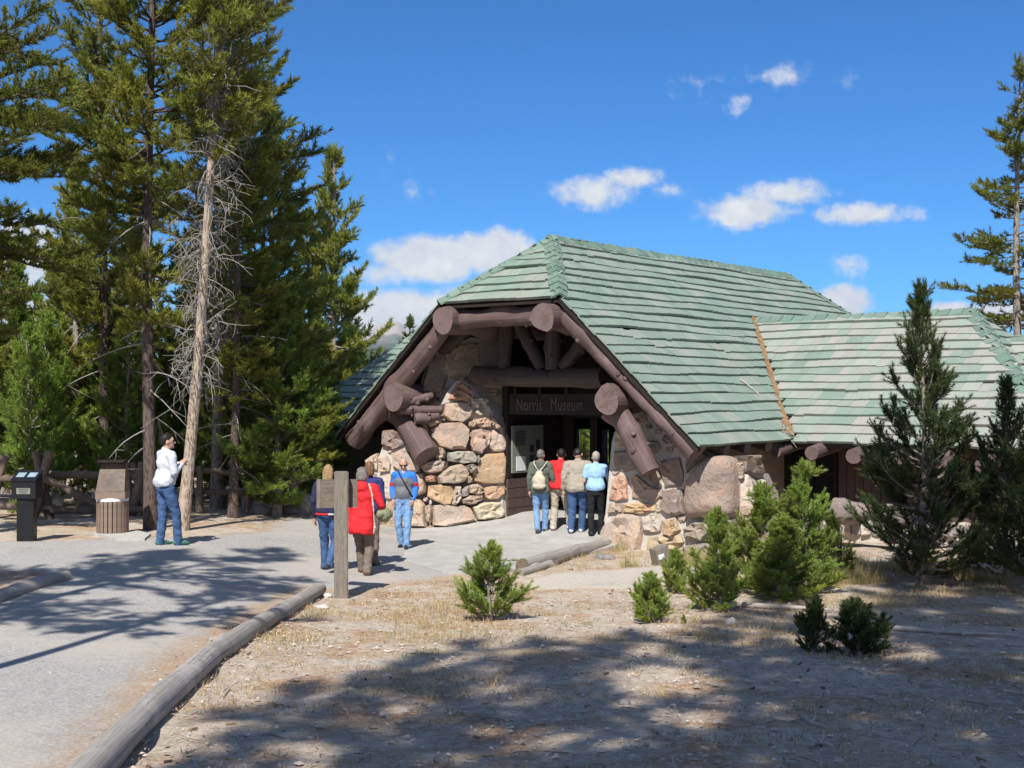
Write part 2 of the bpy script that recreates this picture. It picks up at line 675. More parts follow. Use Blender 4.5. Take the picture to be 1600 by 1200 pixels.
def mat_stone():
    m, k, b = new_mat('wall_stone')
    oi = k.node('ShaderNodeObjectInfo')
    v = worldpos(k)
    n1 = k.noise(v, 2.6, 6, 0.65, dist=0.6)
    n2 = k.noise(v, 11, 5, 0.65)
    n3 = k.noise(v, 45, 3, 0.6)
    base = oi.outputs['Color']
    c = k.mix(k.ramp(n1, 0.42, 0.62), base, k.mix(1.0, base, (1.15, 1.03, 0.9), 'MULTIPLY'))
    c = k.mix(k.math('MULTIPLY', k.ramp(n2, 0.5, 0.72), 0.4), c, (0.19, 0.17, 0.16))
    c = k.mix(k.math('MULTIPLY', k.ramp(k.noise(v, 6, 4, .6), 0.56, 0.7), 0.5), c, (0.50, 0.44, 0.38))
    c = k.mix(k.math('MULTIPLY', k.ramp(n3, 0.55, 0.75), 0.35), c, (0.08, 0.07, 0.06))
    k.l.new(c, b.inputs['Base Color'])
    b.inputs['Roughness'].default_value = 0.9
    b.inputs['Specular IOR Level'].default_value = 0.15
    h = k.math('ADD', k.math('MULTIPLY', n2, 1.0), k.math('MULTIPLY', n3, 0.3))
    k.l.new(k.bump(h, 0.9, 0.05), b.inputs['Normal'])
    return m


M['stone'] = mat_stone()


def mat_shingle(name, use_attr):
    m, k, b = new_mat(name)
    if use_attr:
        base = k.node('ShaderNodeAttribute', attribute_name='Col').outputs['Color']
    else:
        base = k.node('ShaderNodeObjectInfo').outputs['Color']
    v = worldpos(k)
    n1 = k.noise(v, 1.3, 5, 0.6)
    n2 = k.noise(k.vmath('MULTIPLY', v, (1, 1, 1)), 24, 4, 0.65)
    c = k.mix(k.math('MULTIPLY', k.ramp(n1, 0.45, 0.7), 0.25), base, (0.27, 0.28, 0.24))
    c = k.mix(k.math('MULTIPLY', k.ramp(n2, 0.5, 0.75), 0.3), c, (0.10, 0.12, 0.10))
    k.l.new(c, b.inputs['Base Color'])
    b.inputs['Roughness'].default_value = 0.75
    b.inputs['Specular IOR Level'].default_value = 0.25
    k.l.new(k.bump(n2, 0.35, 0.015), b.inputs['Normal'])
    return m


M['shingle_attr'] = mat_shingle('painted_shingles', True)
M['shingle_obj'] = mat_shingle('painted_shingle', False)


def mat_ground():
    m, k, b = new_mat('dry_forest_floor')
    v = worldpos(k)
    big = k.noise(v, 0.35, 5, 0.6)
    mid = k.noise(v, 1.4, 6, 0.62, dist=0.4)
    mid2 = k.noise(k.vmath('ADD', v, (17, 5, 0)), 0.9, 5, 0.6)
    fine = k.noise(v, 9, 5, 0.7)
    grit = k.noise(v, 60, 4, 0.75)
    peb = k.voro(v, 34, 'Color')
    sand = k.mix(k.ramp(fine, 0.35, 0.65), (0.41, 0.335, 0.255), (0.58, 0.495, 0.40))
    litter = k.mix(k.ramp(fine, 0.35, 0.65), (0.34, 0.165, 0.075), (0.48, 0.29, 0.15))
    dry = k.mix(k.ramp(grit, 0.3, 0.7), (0.37, 0.25, 0.125), (0.50, 0.39, 0.23))
    c = k.mix(k.math('MULTIPLY', k.ramp(mid, 0.48, 0.63), 0.75), sand, litter)
    c = k.mix(k.math('MULTIPLY', k.ramp(mid2, 0.5, 0.66), 0.6), c, dry)
    c = k.mix(k.math('MULTIPLY', k.ramp(big, 0.5, 0.7), 0.35), c, (0.25, 0.205, 0.16))
    c = k.mix(k.math('MULTIPLY', k.ramp(grit, 0.52, 0.72), 0.5), c, (0.13, 0.09, 0.06))
    sep = k.node('ShaderNodeSeparateColor')
    k.l.new(peb, sep.inputs[0])
    c = k.mix(k.math('MULTIPLY', k.ramp(sep.outputs[0], 0.72, 0.95), 0.5), c, (0.58, 0.54, 0.48))
    # forest green-brown takes over far away
    ln = k.vmath('LENGTH', v, out=1)
    c = k.mix(k.ramp(ln, 45, 120), c, (0.10, 0.10, 0.045))
    k.l.new(c, b.inputs['Base Color'])
    b.inputs['Roughness'].default_value = 0.95
    b.inputs['Specular IOR Level'].default_value = 0.1
    h = k.math('ADD', k.math('ADD', fine, k.math('MULTIPLY', grit, 0.5)), k.math('MULTIPLY', sep.outputs[1], 0.25))
    k.l.new(k.bump(h, 0.8, 0.035), b.inputs['Normal'])
    return m


M['ground'] = mat_ground()


def mat_gravel(name, a, c2, dust):
    m, k, b = new_mat(name)
    v = worldpos(k)
    big = k.noise(v, 0.5, 5, 0.6, dist=0.5)
    fine = k.noise(v, 30, 5, 0.75)
    sep = k.node('ShaderNodeSeparateColor')
    k.l.new(k.voro(v, 55, 'Color'), sep.inputs[0])
    f = k.math('ADD', k.math('MULTIPLY', fine, 0.7), k.math('MULTIPLY', sep.outputs[0], 0.3))
    c = k.mix(k.ramp(f, 0.3, 0.72), a, c2)
    c = k.mix(k.math('MULTIPLY', k.ramp(big, 0.42, 0.7), 0.7), c, dust)
    blot = k.noise(v, 1.7, 6, 0.7, dist=0.8)
    c = k.mix(k.math('MULTIPLY', k.ramp(blot, 0.52, 0.7), 0.35), c, tuple(x * .62 for x in a))
    c = k.mix(k.math('MULTIPLY', k.ramp(k.noise(v, 4.5, 6, 0.75), 0.57, 0.7), 0.4), c, (0.36, 0.25, 0.16))
    at = k.node('ShaderNodeAttribute', attribute_name='edge')
    e = k.math('ADD', at.outputs['Fac'], k.math('MULTIPLY', k.math('SUBTRACT', k.noise(v, 3.5, 5, 0.7), 0.5), 1.1))
    soil = k.mix(k.ramp(fine, 0.35, 0.65), (0.30, 0.19, 0.11), (0.47, 0.35, 0.235))
    c = k.mix(k.math('MULTIPLY', k.ramp(e, 0.35, 0.95), 0.85), c, soil)
    k.l.new(c, b.inputs['Base Color'])
    b.inputs['Roughness'].default_value = 0.95
    b.inputs['Specular IOR Level'].default_value = 0.12
    k.l.new(k.bump(f, 0.6, 0.02), b.inputs['Normal'])
    return m


M['path'] = mat_gravel('grey_gravel', (0.28, 0.27, 0.255), (0.44, 0.42, 0.39), (0.47, 0.42, 0.36))
M['trail'] = mat_gravel('sandy_trail', (0.38, 0.34, 0.28), (0.53, 0.48, 0.41), (0.54, 0.48, 0.40))
M['patio'] = simple('patio_concrete', (0.375, 0.365, 0.34), 0.92, 0.16, 3.0, 0.25, 0.01, pos='World')

# ------------------------------------------------------------------ ground, path, patio, hills
def build_ground():
    n = 240
    t = np.linspace(-1, 1, n)
    sx = 16 * t + 6000 * np.sign(t) * np.abs(t) ** 9
    ty = np.linspace(0, 1, 300)
    sy = -42 + 92 * ty + 9000 * ty ** 12
    X, Y = np.meshgrid(sx, sy)
    Z = g(X, Y)
    rs = np.random.RandomState(2)
    near = (Y < 40) & (np.abs(X) < 25)
    Z += np.where(near, 0.012 * np.sin(X * 3.1 + 1.3 * np.sin(Y * 2.3)) + 0.010 * np.sin(Y * 4.3 + X * 1.7), 0) - 0.012
    V = np.stack([X, Y, Z], -1).reshape(-1, 3)
    ny, nx = X.shape
    i = np.arange(ny - 1)[:, None] * nx + np.arange(nx - 1)[None, :]
    F = np.stack([i, i + 1, i + nx + 1, i + nx], -1).reshape(-1, 4)
    o = link('ground', mesh_from('ground', V, F, True, [M['ground']]))
    tag(o, 'sandy forest floor with dry grass, pine litter and pebbles', kind='structure')


build_ground()


def edge_attr(me, V, poly, width):
    """distance to the sheet's border, as 1 at the border falling to 0"""
    A = np.array([(p[0], p[1]) for p in poly])
    Bp = np.roll(A, -1, 0)
    d = np.full(len(V), 1e9)
    for a, b in zip(A, Bp):
        ab = b - a
        L2 = (ab ** 2).sum() + 1e-9
        t = np.clip(((V[:, :2] - a) @ ab) / L2, 0, 1)
        q = a + t[:, None] * ab
        d = np.minimum(d, np.linalg.norm(V[:, :2] - q, axis=1))
    e = np.clip(1 - d / width, 0, 1)
    at = me.attributes.new('edge', 'FLOAT', 'POINT')
    at.data.foreach_set('value', e.astype(np.float32))
    return d


def wob(poly, amp, step, seed):
    """subdivide a polygon and shake its outline"""
    rs = random.Random(seed)
    out = []
    n = len(poly)
    for k in range(n):
        a, b = np.array(poly[k][:2]), np.array(poly[(k + 1) % n][:2])
        L = np.linalg.norm(b - a)
        m = max(1, int(L / step))
        for j in range(m):
            p = a + (b - a) * j / m
            if j:
                p = p + np.array([rs.uniform(-amp, amp), rs.uniform(-amp, amp)])
            out.append(p)
    return out


def ground_sheet(name, poly, spacing, lift, mat, label, width=0.8, fn=g):
    V, F = sheet(poly, spacing, fn, lift)
    me = mesh_from(name, V, F, True, [mat])
    d = edge_attr(me, V, poly, width)
    V = V.copy()
    V[:, 2] -= np.where(d < 0.02, 0.03 if fn is g else 0.0, 0)
    me.vertices.foreach_set('co', V.astype(np.float32).ravel())
    me.update()
    return tag(link(name, me), label, kind='structure')


LOGLINE = [(60, 1290), (130, 1205), (200, 1130), (262, 1060), (318, 1012), (362, 985), (420, 955), (470, 932), (502, 922)]
right_edge = [hit(x, y)[:2] for x, y in LOGLINE]
pth = [(-1.2, 4.6)] + [tuple(p) for p in right_edge]
pth += [tuple(hit(x, y)[:2]) for x, y in [(560, 930), (640, 914), (720, 902), (800, 888), (900, 852), (800, 806), (700, 815), (600, 818), (500, 800), (430, 806), (400, 828), (300, 838),
                                           (225, 838), (120, 842), (0, 845)]]
pth += [(-12, 19.5), (-12, 12), (-7, 6), (-4, 4.4)]
ground_sheet('path', wob(pth, 0.07, 0.5, 4), 0.33, 0.012, M['path'], 'pale grey gravel path leading to the stone porch', 0.7)

tr = [tuple(hit(x, y)[:2]) for x, y in [(800, 905), (860, 893), (960, 888), (1060, 880), (1120, 895), (1060, 915), (960, 922), (860, 925), (800, 920)]]
ground_sheet('trail', wob(tr, 0.08, 0.4, 5), 0.3, 0.006, M['trail'], 'sandy side trail beside the porch slab', 0.45)

pat = [tuple(hit(x, y, zp)[:2]) for x, y in [(602, 826), (665, 823)]]
pat += [tuple(W(20.4, 16.9, 0)[:2]), tuple(W(22.9, 16.9, 0)[:2]), tuple(W(22.9, 13.2, 0)[:2]), tuple(W(19.9, 13.2, 0)[:2])]
pat += [tuple(hit(x, y, zp)[:2]) for x, y in [(962, 852), (892, 868), (822, 887), (760, 897), (690, 893), (630, 875), (596, 850)]]
pat = wob(pat, 0.02, 0.6, 6)
V, F = sheet(pat, 0.4, zp, 0.0)
me = mesh_from('patio', V, F, True, [M['patio']])
tag(link('patio', me), 'pale concrete porch slab in front of the doorway', kind='structure')
mb = MB()
nP = len(pat)
for k_ in range(nP):
    a, b = pat[k_], pat[(k_ + 1) % nP]
    za, zb = float(zp(*a)), float(zp(*b))
    mb.add([(a[0], a[1], za), (b[0], b[1], zb), (b[0], b[1], zb - .35), (a[0], a[1], za - .35)], [(0, 1, 2, 3)])
o = mb.build('slab_side', M['patio'], bpy.data.objects['patio'])

# bare earth bed at the left, behind its short log
bed = [tuple(hit(x, y)[:2]) for x, y in [(0, 940), (55, 925), (105, 910), (70, 895), (0, 888)]] + [(-10.5, 15.5), (-9, 13.8)]
ground_sheet('earth_bed', wob(bed, 0.05, 0.4, 8), 0.3, 0.03, M['ground'], 'brown earth bed beside the gravel path at the left edge', 0.3)


# ------------------------------------------------------------------ the museum
VR = 15.39
ZR, ZJ, WJ = 5.88, 4.55, 1.48
UA, UB = 18.8, 32.5
UR0, UR1 = 20.51, 30.83
WE, ZE = 4.36, 1.90
UW, ZW = 25.94, 4.42           # wing ridge
UE, ZWE = 22.19, 1.84          # wing eave

museum = thing('museum_building', 'rustic stone and log building with green shingle roof and open gabled porch', 'building', W(22.0, 15.4, 0.0))

zmain = lambda u, v: ZR - (ZR - ZE) / WE * abs(v - VR)
zwing = lambda u, v: ZW - (ZW - ZWE) / (UW - UE) * abs(u - UW)

GREENS = [(0.200, 0.262, 0.213), (0.184, 0.25, 0.202), (0.213, 0.27, 0.223), (0.228, 0.272, 0.228), (0.195, 0.256, 0.213)]
PALES = [(0.30, 0.31, 0.27), (0.28, 0.31, 0.265), (0.32, 0.31, 0.28), (0.255, 0.30, 0.25), (0.30, 0.297, 0.265)]
TINTED = [(0.25, 0.285, 0.24), (0.265, 0.28, 0.24), (0.24, 0.29, 0.24)]


def unit_shingle():
    V = [(-.5, 0, 0), (.5, 0, 0), (.5, 1, 0), (-.5, 1, 0), (-.5, 0, 1), (.5, 0, 1), (.5, 1, .15), (-.5, 1, .15)]
    F = [(0, 3, 2, 1), (4, 5, 6, 7), (0, 1, 5, 4), (1, 2, 6, 5), (2, 3, 7, 6), (3, 0, 4, 7)]
    return V, F


SH_V, SH_F = unit_shingle()
SH_V = np.array(SH_V)
SH_FQ = np.array(SH_F)
sh_me = mesh_from('shingle', SH_V, SH_F, False, [M['shingle_obj']])
all_shingles = []       # (score, roof_key, origin, e, s, n, w, L, t, colour)
roof_parts = {}


def roof_part(key, name):
    o = bpy.data.objects.new(name, None)
    COL.objects.link(o)
    o.parent = museum
    o.location = -museum.location
    roof_parts[key] = o
    return o


def slope(key, poly, expo, pale, seed, skip=None, droop=0.0):
    """shingle courses on a flat roof polygon (3-D points, first edge = eave)"""
    poly = [np.asarray(p, float) for p in poly]
    rs = random.Random(seed)
    nrm = np.zeros(3)
    for k in range(1, len(poly) - 1):
        nrm += np.cross(poly[k] - poly[0], poly[k + 1] - poly[0])
    nrm /= np.linalg.norm(nrm)
    if nrm[2] < 0:
        nrm = -nrm
    e = np.cross(np.array([0, 0, 1.0]), nrm)
    e /= np.linalg.norm(e)
    s = np.cross(nrm, e)
    o = poly[0]
    q = [((p - o) @ e, (p - o) @ s) for p in poly]
    bmin, bmax = min(b for a, b in q), max(b for a, b in q)
    # deck
    mb = MB()
    mb.extrude([p - nrm * 0.004 for p in poly], -nrm * 0.075)
    mb.build('roof_deck', M['soffit'], roof_parts[key])
    nc = max(1, round((bmax - bmin) / expo))
    ex = (bmax - bmin) / nc
    for c in range(nc):
        b0 = bmin + c * ex
        bm = b0 + ex * 0.5
        xs = []
        for k in range(len(q)):
            (a1, b1), (a2, b2) = q[k], q[(k + 1) % len(q)]
            if (b1 - bm) * (b2 - bm) < 0:
                xs.append(a1 + (a2 - a1) * (bm - b1) / (b2 - b1))
        if len(xs) < 2:
            continue
        lo, hi = min(xs) - 0.03, max(xs) + 0.03
        a = lo
        ph = [rs.uniform(0, 6.28) for _ in range(3)]
        run, runc = 0, 0
        th0 = rs.uniform(0.048, 0.060)
        while a < hi - 0.02:
            w = min(rs.uniform(0.15, 0.33), hi - a)
            if hi - a - w < 0.07:
                w = hi - a
            am = a + w / 2
            wave = 0.022 * math.sin(am * 1.1 + ph[0]) + 0.014 * math.sin(am * 2.7 + ph[1]) + rs.uniform(-0.004, 0.004)
            if rs.random() < 0.02:
                wave -= 0.035
            lift = 0.010 * math.sin(am * 0.9 + ph[2]) + 0.012 + 0.0015 * rs.random()
            org = o + e * am + s * (b0 - (0.03 if c == 0 else 0) + wave) + nrm * lift
            if skip is None or not skip(org + s * ex * 0.6):
                if run <= 0:
                    runc = rs.random()
                    run = rs.choice([1, 1, 2, 3, 4])
                run -= 1
                pal = (PALES if pale > .3 else TINTED) if runc < pale else GREENS
                cc = np.array(rs.choice(pal)) * rs.uniform(0.94, 1.06)
                t = th0 + rs.uniform(-.002, .002)
                d = org[1]
                px, py = project(org + s * ex / 2)
                vis = max(0.0, -(nrm @ (np.array([org[0], org[1], org[2] - CAM_Z]) / np.linalg.norm([org[0], org[1], org[2] - CAM_Z]))))
                inside = 5 < px < 1590 and 5 < py < 1195 and not (1350 < px < 1540 and py > 540) and not (px > 1530 and py > 640)
                score = (w * ex * vis / d ** 2) if inside else 0
                all_shingles.append((score, key, org, e, s, nrm, w * 0.993, ex * 1.16, t, cc))
            a += w
    return e, s, nrm


roof_part('main', 'main_roof')
roof_part('rwing', 'wing_roof')
roof_part('lwing', 'wing_roof')
roof_part('ext', 'lower_roof')


def mir(v):
    return 2 * VR - v


vR, vJ = VR - WE, VR - WJ
UEB = 2 * UW - UE
# the wing roofs' outlines reach under the main roof
skip_main = lambda p: (lambda u, v: (zwing(u, v) > p[2] + 0.02) and (UE < u < UEB))(*uv_of(p))
skip_wing = lambda p: (lambda u, v: zmain(u, v) > p[2] - 0.0 and abs(v - VR) < WE)(*uv_of(p))

slope('main', [W(UA, vR, ZE), W(UB, vR, ZE), W(UB, vJ, ZJ), W(UR1, VR, ZR), W(UR0, VR, ZR), W(UA, vJ, ZJ)], 0.262, 0.22, 11, skip_main)
slope('main', [W(UB, mir(vR), ZE), W(UA, mir(vR), ZE), W(UA, mir(vJ), ZJ), W(UR0, VR, ZR), W(UR1, VR, ZR), W(UB, mir(vJ), ZJ)], 0.262, 0.10, 12, skip_main)
slope('main', [W(UA, mir(vJ), ZJ), W(UA, vJ, ZJ), W(UR0, VR, ZR)], 0.27, 0.22, 13)
slope('main', [W(UB, vJ, ZJ), W(UB, mir(vJ), ZJ), W(UR1, VR, ZR)], 0.27, 0.15, 14)

VWE, VWR = 5.97, 8.86           # right wing: eave end, ridge end
slope('rwing', [W(UE, VWE, ZWE), W(UE, vR + .15, ZWE), W(UW, 13.95, ZW), W(UW, VWR, ZW)], 0.283, 0.76, 15, skip_wing)
slope('rwing', [W(UEB, vR, ZWE), W(UEB, VWE, ZWE), W(UW, VWR, ZW), W(UW, 13.95, ZW)], 0.283, 0.5, 16, skip_wing)
slope('rwing', [W(UEB, VWE, ZWE), W(UE, VWE, ZWE), W(UW, VWR, ZW)], 0.283, 0.35, 17)
VLE, VLR = 25.27, 24.05
slope('lwing', [W(UE, mir(vR) - .1, ZWE + .1), W(UE, VLE, ZWE + .1), W(UW, VLR, ZW + .05), W(UW, mir(13.95), ZW + .05)], 0.30, 0.12, 18, skip_wing)
slope('lwing', [W(UEB, VLE, ZWE + .1), W(UEB, mir(vR) - .1, ZWE + .1), W(UW, mir(13.95), ZW + .05), W(UW, VLR, ZW + .05)], 0.30, 0.12, 19, skip_wing)
slope('lwing', [W(UE, VLE, ZWE + .1), W(UEB, VLE, ZWE + .1), W(UW, VLR, ZW + .05)], 0.30, 0.12, 20)
# lower roof beyond the right wing's hip
slope('ext', [W(23.1, 2.0, 1.75), W(23.1, 7.6, 1.75), W(UW, 8.3, 3.86), W(UW, 4.0, 3.86)], 0.283, 0.6, 21,
      lambda p: (lambda u, v: zwing(u, v) > p[2] and v > VWE + (VWR - VWE) * (1 - abs(u - UW) / (UW - UE)))(*uv_of(p)))
slope('ext', [W(28.8, 7.6, 1.75), W(28.8, 2.0, 1.75), W(UW, 4.0, 3.86), W(UW, 8.3, 3.86)], 0.283, 0.5, 22)

order = sorted(range(len(all_shingles)), key=lambda i: -all_shingles[i][0])
picked = set(order[:300])
for key, part in roof_parts.items():
    rest = [s_ for i, s_ in enumerate(all_shingles) if s_[1] == key and i not in picked]
    if rest:
        A = np.array([s_[2] for s_ in rest])
        E = np.array([s_[3] * s_[6] for s_ in rest])
        Sv = np.array([s_[4] * s_[7] for s_ in rest])
        Nv = np.array([s_[5] * s_[8] for s_ in rest])
        Cc = np.array([s_[9] for s_ in rest])
        V = A[:, None] + SH_V[None, :, 0:1] * E[:, None] + SH_V[None, :, 1:2] * Sv[:, None] + SH_V[None, :, 2:3] * Nv[:, None]
        F = (np.arange(len(rest))[:, None, None] * 8 + SH_FQ[None]).reshape(-1, 4)
        me = mesh_from('shingle_cover', V.reshape(-1, 3), F, False, [M['shingle_attr']], col=np.repeat(Cc, 8, 0))
        tag(link('shingle_cover', me, part, (0, 0, 0)), kind='stuff')
for i in sorted(picked):
    _, key, org, e, s, n, w, L, t, cc = all_shingles[i]
    o = bpy.data.objects.new('shingle', sh_me)
    COL.objects.link(o)
    o.parent = roof_parts[key]
    Mx = Matrix(((e[0] * w, s[0] * L, n[0] * t, org[0]), (e[1] * w, s[1] * L, n[1] * t, org[1]), (e[2] * w, s[2] * L, n[2] * t, org[2]), (0, 0, 0, 1)))
    o.matrix_local = Mx
    o.color = (*cc, 1)

# ridge and hip caps: overlapping two-leaf pieces
cap_V = [(-1, 0, -.62), (0, 0, 0), (1, 0, -.62), (-1, 1, -.80), (0, 1, -.18), (1, 1, -.80),
         (-1, 0, -.86), (0, 0, -.24), (1, 0, -.86), (-1, 1, -.86), (0, 1, -.24), (1, 1, -.86)]
cap_F = [(0, 1, 4, 3), (1, 2, 5, 4), (6, 7, 1, 0), (7, 8, 2, 1), (0, 3, 9, 6), (2, 8, 11, 5), (9, 10, 7, 6), (10, 11, 8, 7), (3, 4, 10, 9), (4, 5, 11, 10)]
cap_me = mesh_from('ridge_cap', cap_V, cap_F, False, [M['shingle_obj']])


def caps(key, a, b, step, seed, half=0.17, flat=0.2, pal=GREENS, name='ridge_cap', over=1.35, lift=0.09):
    """from a to b; the raised end of each piece points back to a"""
    rs = random.Random(seed)
    a, b = Vector([float(x) for x in a]), Vector([float(x) for x in b])
    d = b - a
    L = d.length
    d.normalize()
    x = d.cross(Vector((0, 0, 1))).normalized()
    n = x.cross(d).normalized()
    m = max(1, round(L / step))
    st = L / m
    for k in range(m):
        p = a + d * (k * st) + n * (lift + rs.uniform(-.008, .012))
        hw = half * rs.uniform(.93, 1.07)
        o = bpy.data.objects.new(name, cap_me)
        COL.objects.link(o)
        o.parent = roof_parts[key]
        yl = st * over
        tl = rs.uniform(-.02, .02)
        Mx = Matrix(((x.x * hw, d.x * yl, n.x * flat, p.x), (x.y * hw, d.y * yl, n.y * flat, p.y),
                     (x.z * hw + tl * hw, d.z * yl, n.z * flat, p.z), (0, 0, 0, 1)))
        o.matrix_local = Mx
        cc = np.array(rs.choice(pal)) * rs.uniform(.8, 1.05)
        o.color = (*cc, 1)


DG = [(0.145, 0.225, 0.178), (0.16, 0.235, 0.188), (0.175, 0.245, 0.20)]
caps('main', W(UR0 - .12, VR, ZR), W(UR1 + .1, VR, ZR), 0.27, 31, .19, .26, DG)
caps('main', W(UA - .02, vJ, ZJ), W(UR0, VR, ZR), 0.235, 32, .17, .16, DG, 'hip_cap')
caps('main', W(UA - .02, mir(vJ), ZJ), W(UR0, VR, ZR), 0.235, 33, .17, .16, DG, 'hip_cap')
caps('main', W(UB, vJ, ZJ), W(UR1, VR, ZR), 0.25, 34, .17, .16, DG, 'hip_cap')
caps('rwing', W(UW, VWR - .1, ZW), W(UW, 13.85, ZW), 0.27, 35, .19, .2, DG)
caps('rwing', W(UE - .03, VWE - .03, ZWE), W(UW, VWR, ZW), 0.28, 36, .18, .16, DG, 'hip_cap')
caps('lwing', W(UW, VLR, ZW + .05), W(UW, mir(13.9), ZW + .05), 0.28, 37, .17, .2, DG)
caps('lwing', W(UE, VLE, ZWE + .1), W(UW, VLR, ZW + .05), 0.28, 38, .17, .16, DG, 'hip_cap')
caps('ext', W(UW, 4.0, 3.86), W(UW, 8.0, 3.86), 0.28, 39, .18, .2, DG)

# the rusty valley between main roof and right wing
mb = MB()
va, vb = W(UE + .02, VR - WE + .02, ZE), W(UW, VR - (ZR - ZW) / ((ZR - ZE) / WE), ZW)
rs = random.Random(4)
m_ = 24
prev = None
eu = (W(1, 0, 0) - W(0, 0, 0))
ev = (W(0, 1, 0) - W(0, 0, 0))
for k in range(m_ + 1):
    t = k / m_
    p = va + (vb - va) * t + np.array([0, 0, .075])
    hw = 0.05 + rs.uniform(-.015, .02) + (0.06 if t < .12 else 0)
    row = [p - eu * hw + np.array([0, 0, .02]) + ev * hw * .2, p + np.array([0, 0, .012 + rs.uniform(0, .02)]), p - ev * hw * .9 + eu * hw * .4 + np.array([0, 0, .03])]
    mb.V += [tuple(r) for r in row]
    if k:
        b0 = (k - 1) * 3
        for j in range(2):
            mb.F.append((b0 + j, b0 + j + 1, b0 + j + 4, b0 + j + 3))
            mb.I.append(0)
mb.build('valley_flashing', M['rust'], museum)
# straw caught at the valley's foot
mb = MB()
rs = random.Random(9)
for k in range(26):
    a = va + np.array([rs.uniform(-.12, .12), rs.uniform(-.1, .1), .08])
    d = np.array([rs.uniform(-.25, .25), rs.uniform(-.25, .1), rs.uniform(-.22, .3)])
    mb.tube([a, a + d * .5 + np.array([0, 0, .05]), a + d], [.006, .005, .003], 4, False)
tag(mb.build('straw', M['stick'], museum), kind='stuff')

# fascia boards along the gable's verge
mb = MB()
for vs in (lambda v: v, mir):
    a, b = W(UA + .03, vs(vJ), ZJ - .09), W(UA + .03, vs(vR), ZE - .09)
    mb.bar(a, b, .05, .13, up=tuple(UU) + (0,))
mb.bar(W(UA + .03, vJ, ZJ - .08), W(UA + .03, mir(vJ), ZJ - .08), .13, .05)
mb.build('fascia_board', M['dark_wood'], museum)


def logpart(name, a, b, r0, r1, seed, seg=16, n=18, bump=.05, knots=6, bend=0.0, parent=museum, mats=None):
    a, b = np.asarray(a, float), np.asarray(b, float)
    t = np.linspace(0, 1, n)[:, None]
    pth_ = a + (b - a) * t
    rs = np.random.RandomState(seed)
    pth_ = pth_ + np.sin(t * math.pi) * rs.normal(0, 1, 3) * bend
    mb = MB()
    mb.tube(pth_, np.linspace(r0, r1, n), seg, True, 0, 1, bump, seed, knots)
    ax = (b - a) / np.linalg.norm(b - a)
    for _ in range(knots):
        c = pth_[rs.randint(2, n - 2)] if n > 6 else pth_[n // 2]
        q = rs.normal(0, 1, 3)
        q -= ax * (q @ ax)
        q /= np.linalg.norm(q)
        if q[1] > .2:
            q = -q
        kr = rs.uniform(.018, .042)
        tip = c + q * (r0 * 1.0 + rs.uniform(.012, .045)) + ax * rs.uniform(-.03, .03)
        mb.tube([c + q * r0 * .7, c + q * r0 * .93, tip], [kr * 2.2, kr * 1.5, kr], 8, True, 0, 1, 0, seed)
    o = mb.build(name, mats or [M['log'], M['log_end']], parent, True)
    for p in o.data.polygons:
        if p.material_index == 1:
            p.use_smooth = False
    return o


# rafter logs under both verges, collar log under the clipped gable
dz = .37
logpart('rafter_log', W(UA + .16, vJ - .02, ZJ - dz), P(1088, 709, 21.75), .17, .165, 1, n=22, knots=9, bend=.03)
logpart('rafter_log', W(UA + .22, mir(vJ) + .02, ZJ - dz), P(553, 688, 27.0), .195, .215, 2, n=22, knots=8, bend=.03)
logpart('collar_log', W(UA + .2, vJ - .1, ZJ - dz + .06), W(UA + .2, mir(vJ) + .05, ZJ - dz + .06), .175, .20, 3, knots=5, bend=.04)
# purlin logs run back from the gable
for (px, py, d, r, L, sd) in [(692, 501, 25.0, .265, 3.5, 4), (847, 494, 23.3, .245, 3.5, 5), (614, 621, 25.85, .275, 2.6, 6), (948, 627, 22.6, .245, 2.6, 7)]:
    a = P(px, py, d)
    b = a + np.array([UU[0], UU[1], 0]) * L
    logpart('purlin_log', a, b, r, r * .93, sd, 16, 12, .05, 4)
# the left purlin is a bundle of twisted roots: a few more limbs on it
for k, (x0, y0, x1, y1, r) in enumerate([(625, 640, 690, 640, .11), (640, 628, 676, 618, .09), (648, 655, 685, 650, .12)]):
    logpart('root_limb', P(x0, y0, 25.95), P(x1, y1, 26.1), r, r * .7, 40 + k, 10, 8, .08, 2)
# braces from the purlins down to the piers
logpart('brace_log', P(622, 640, 26.5), P(668, 712, 25.85), .235, .27, 8, 16, 12, .03, 4)
logpart('brace_log', P(966, 640, 22.9), P(1016, 738, 22.55), .21, .19, 9, 16, 12, .05, 4)
# tie beam and struts within the gable
logpart('tie_beam', P(742, 586, 26.3), P(944, 588, 24.2), .19, .18, 10, 14, 16, .03, 6, .03, mats=[M['log_shaded'], M['log_shaded']])
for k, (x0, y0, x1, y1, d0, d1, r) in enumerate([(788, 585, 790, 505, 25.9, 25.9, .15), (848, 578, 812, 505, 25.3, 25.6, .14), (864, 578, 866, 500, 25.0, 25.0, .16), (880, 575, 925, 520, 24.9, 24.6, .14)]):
    logpart('strut_log', P(x0, y0, d0), P(x1, y1, d1), r, r, 11 + k, 10, 8, .03, 2, mats=[M['log_shaded'], M['log_shaded']])
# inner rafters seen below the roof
logpart('inner_rafter', P(668, 565, 26.8), P(735, 505, 26.2), .17, .17, 17, 10, 8, mats=[M['log_shaded'], M['log_shaded']])
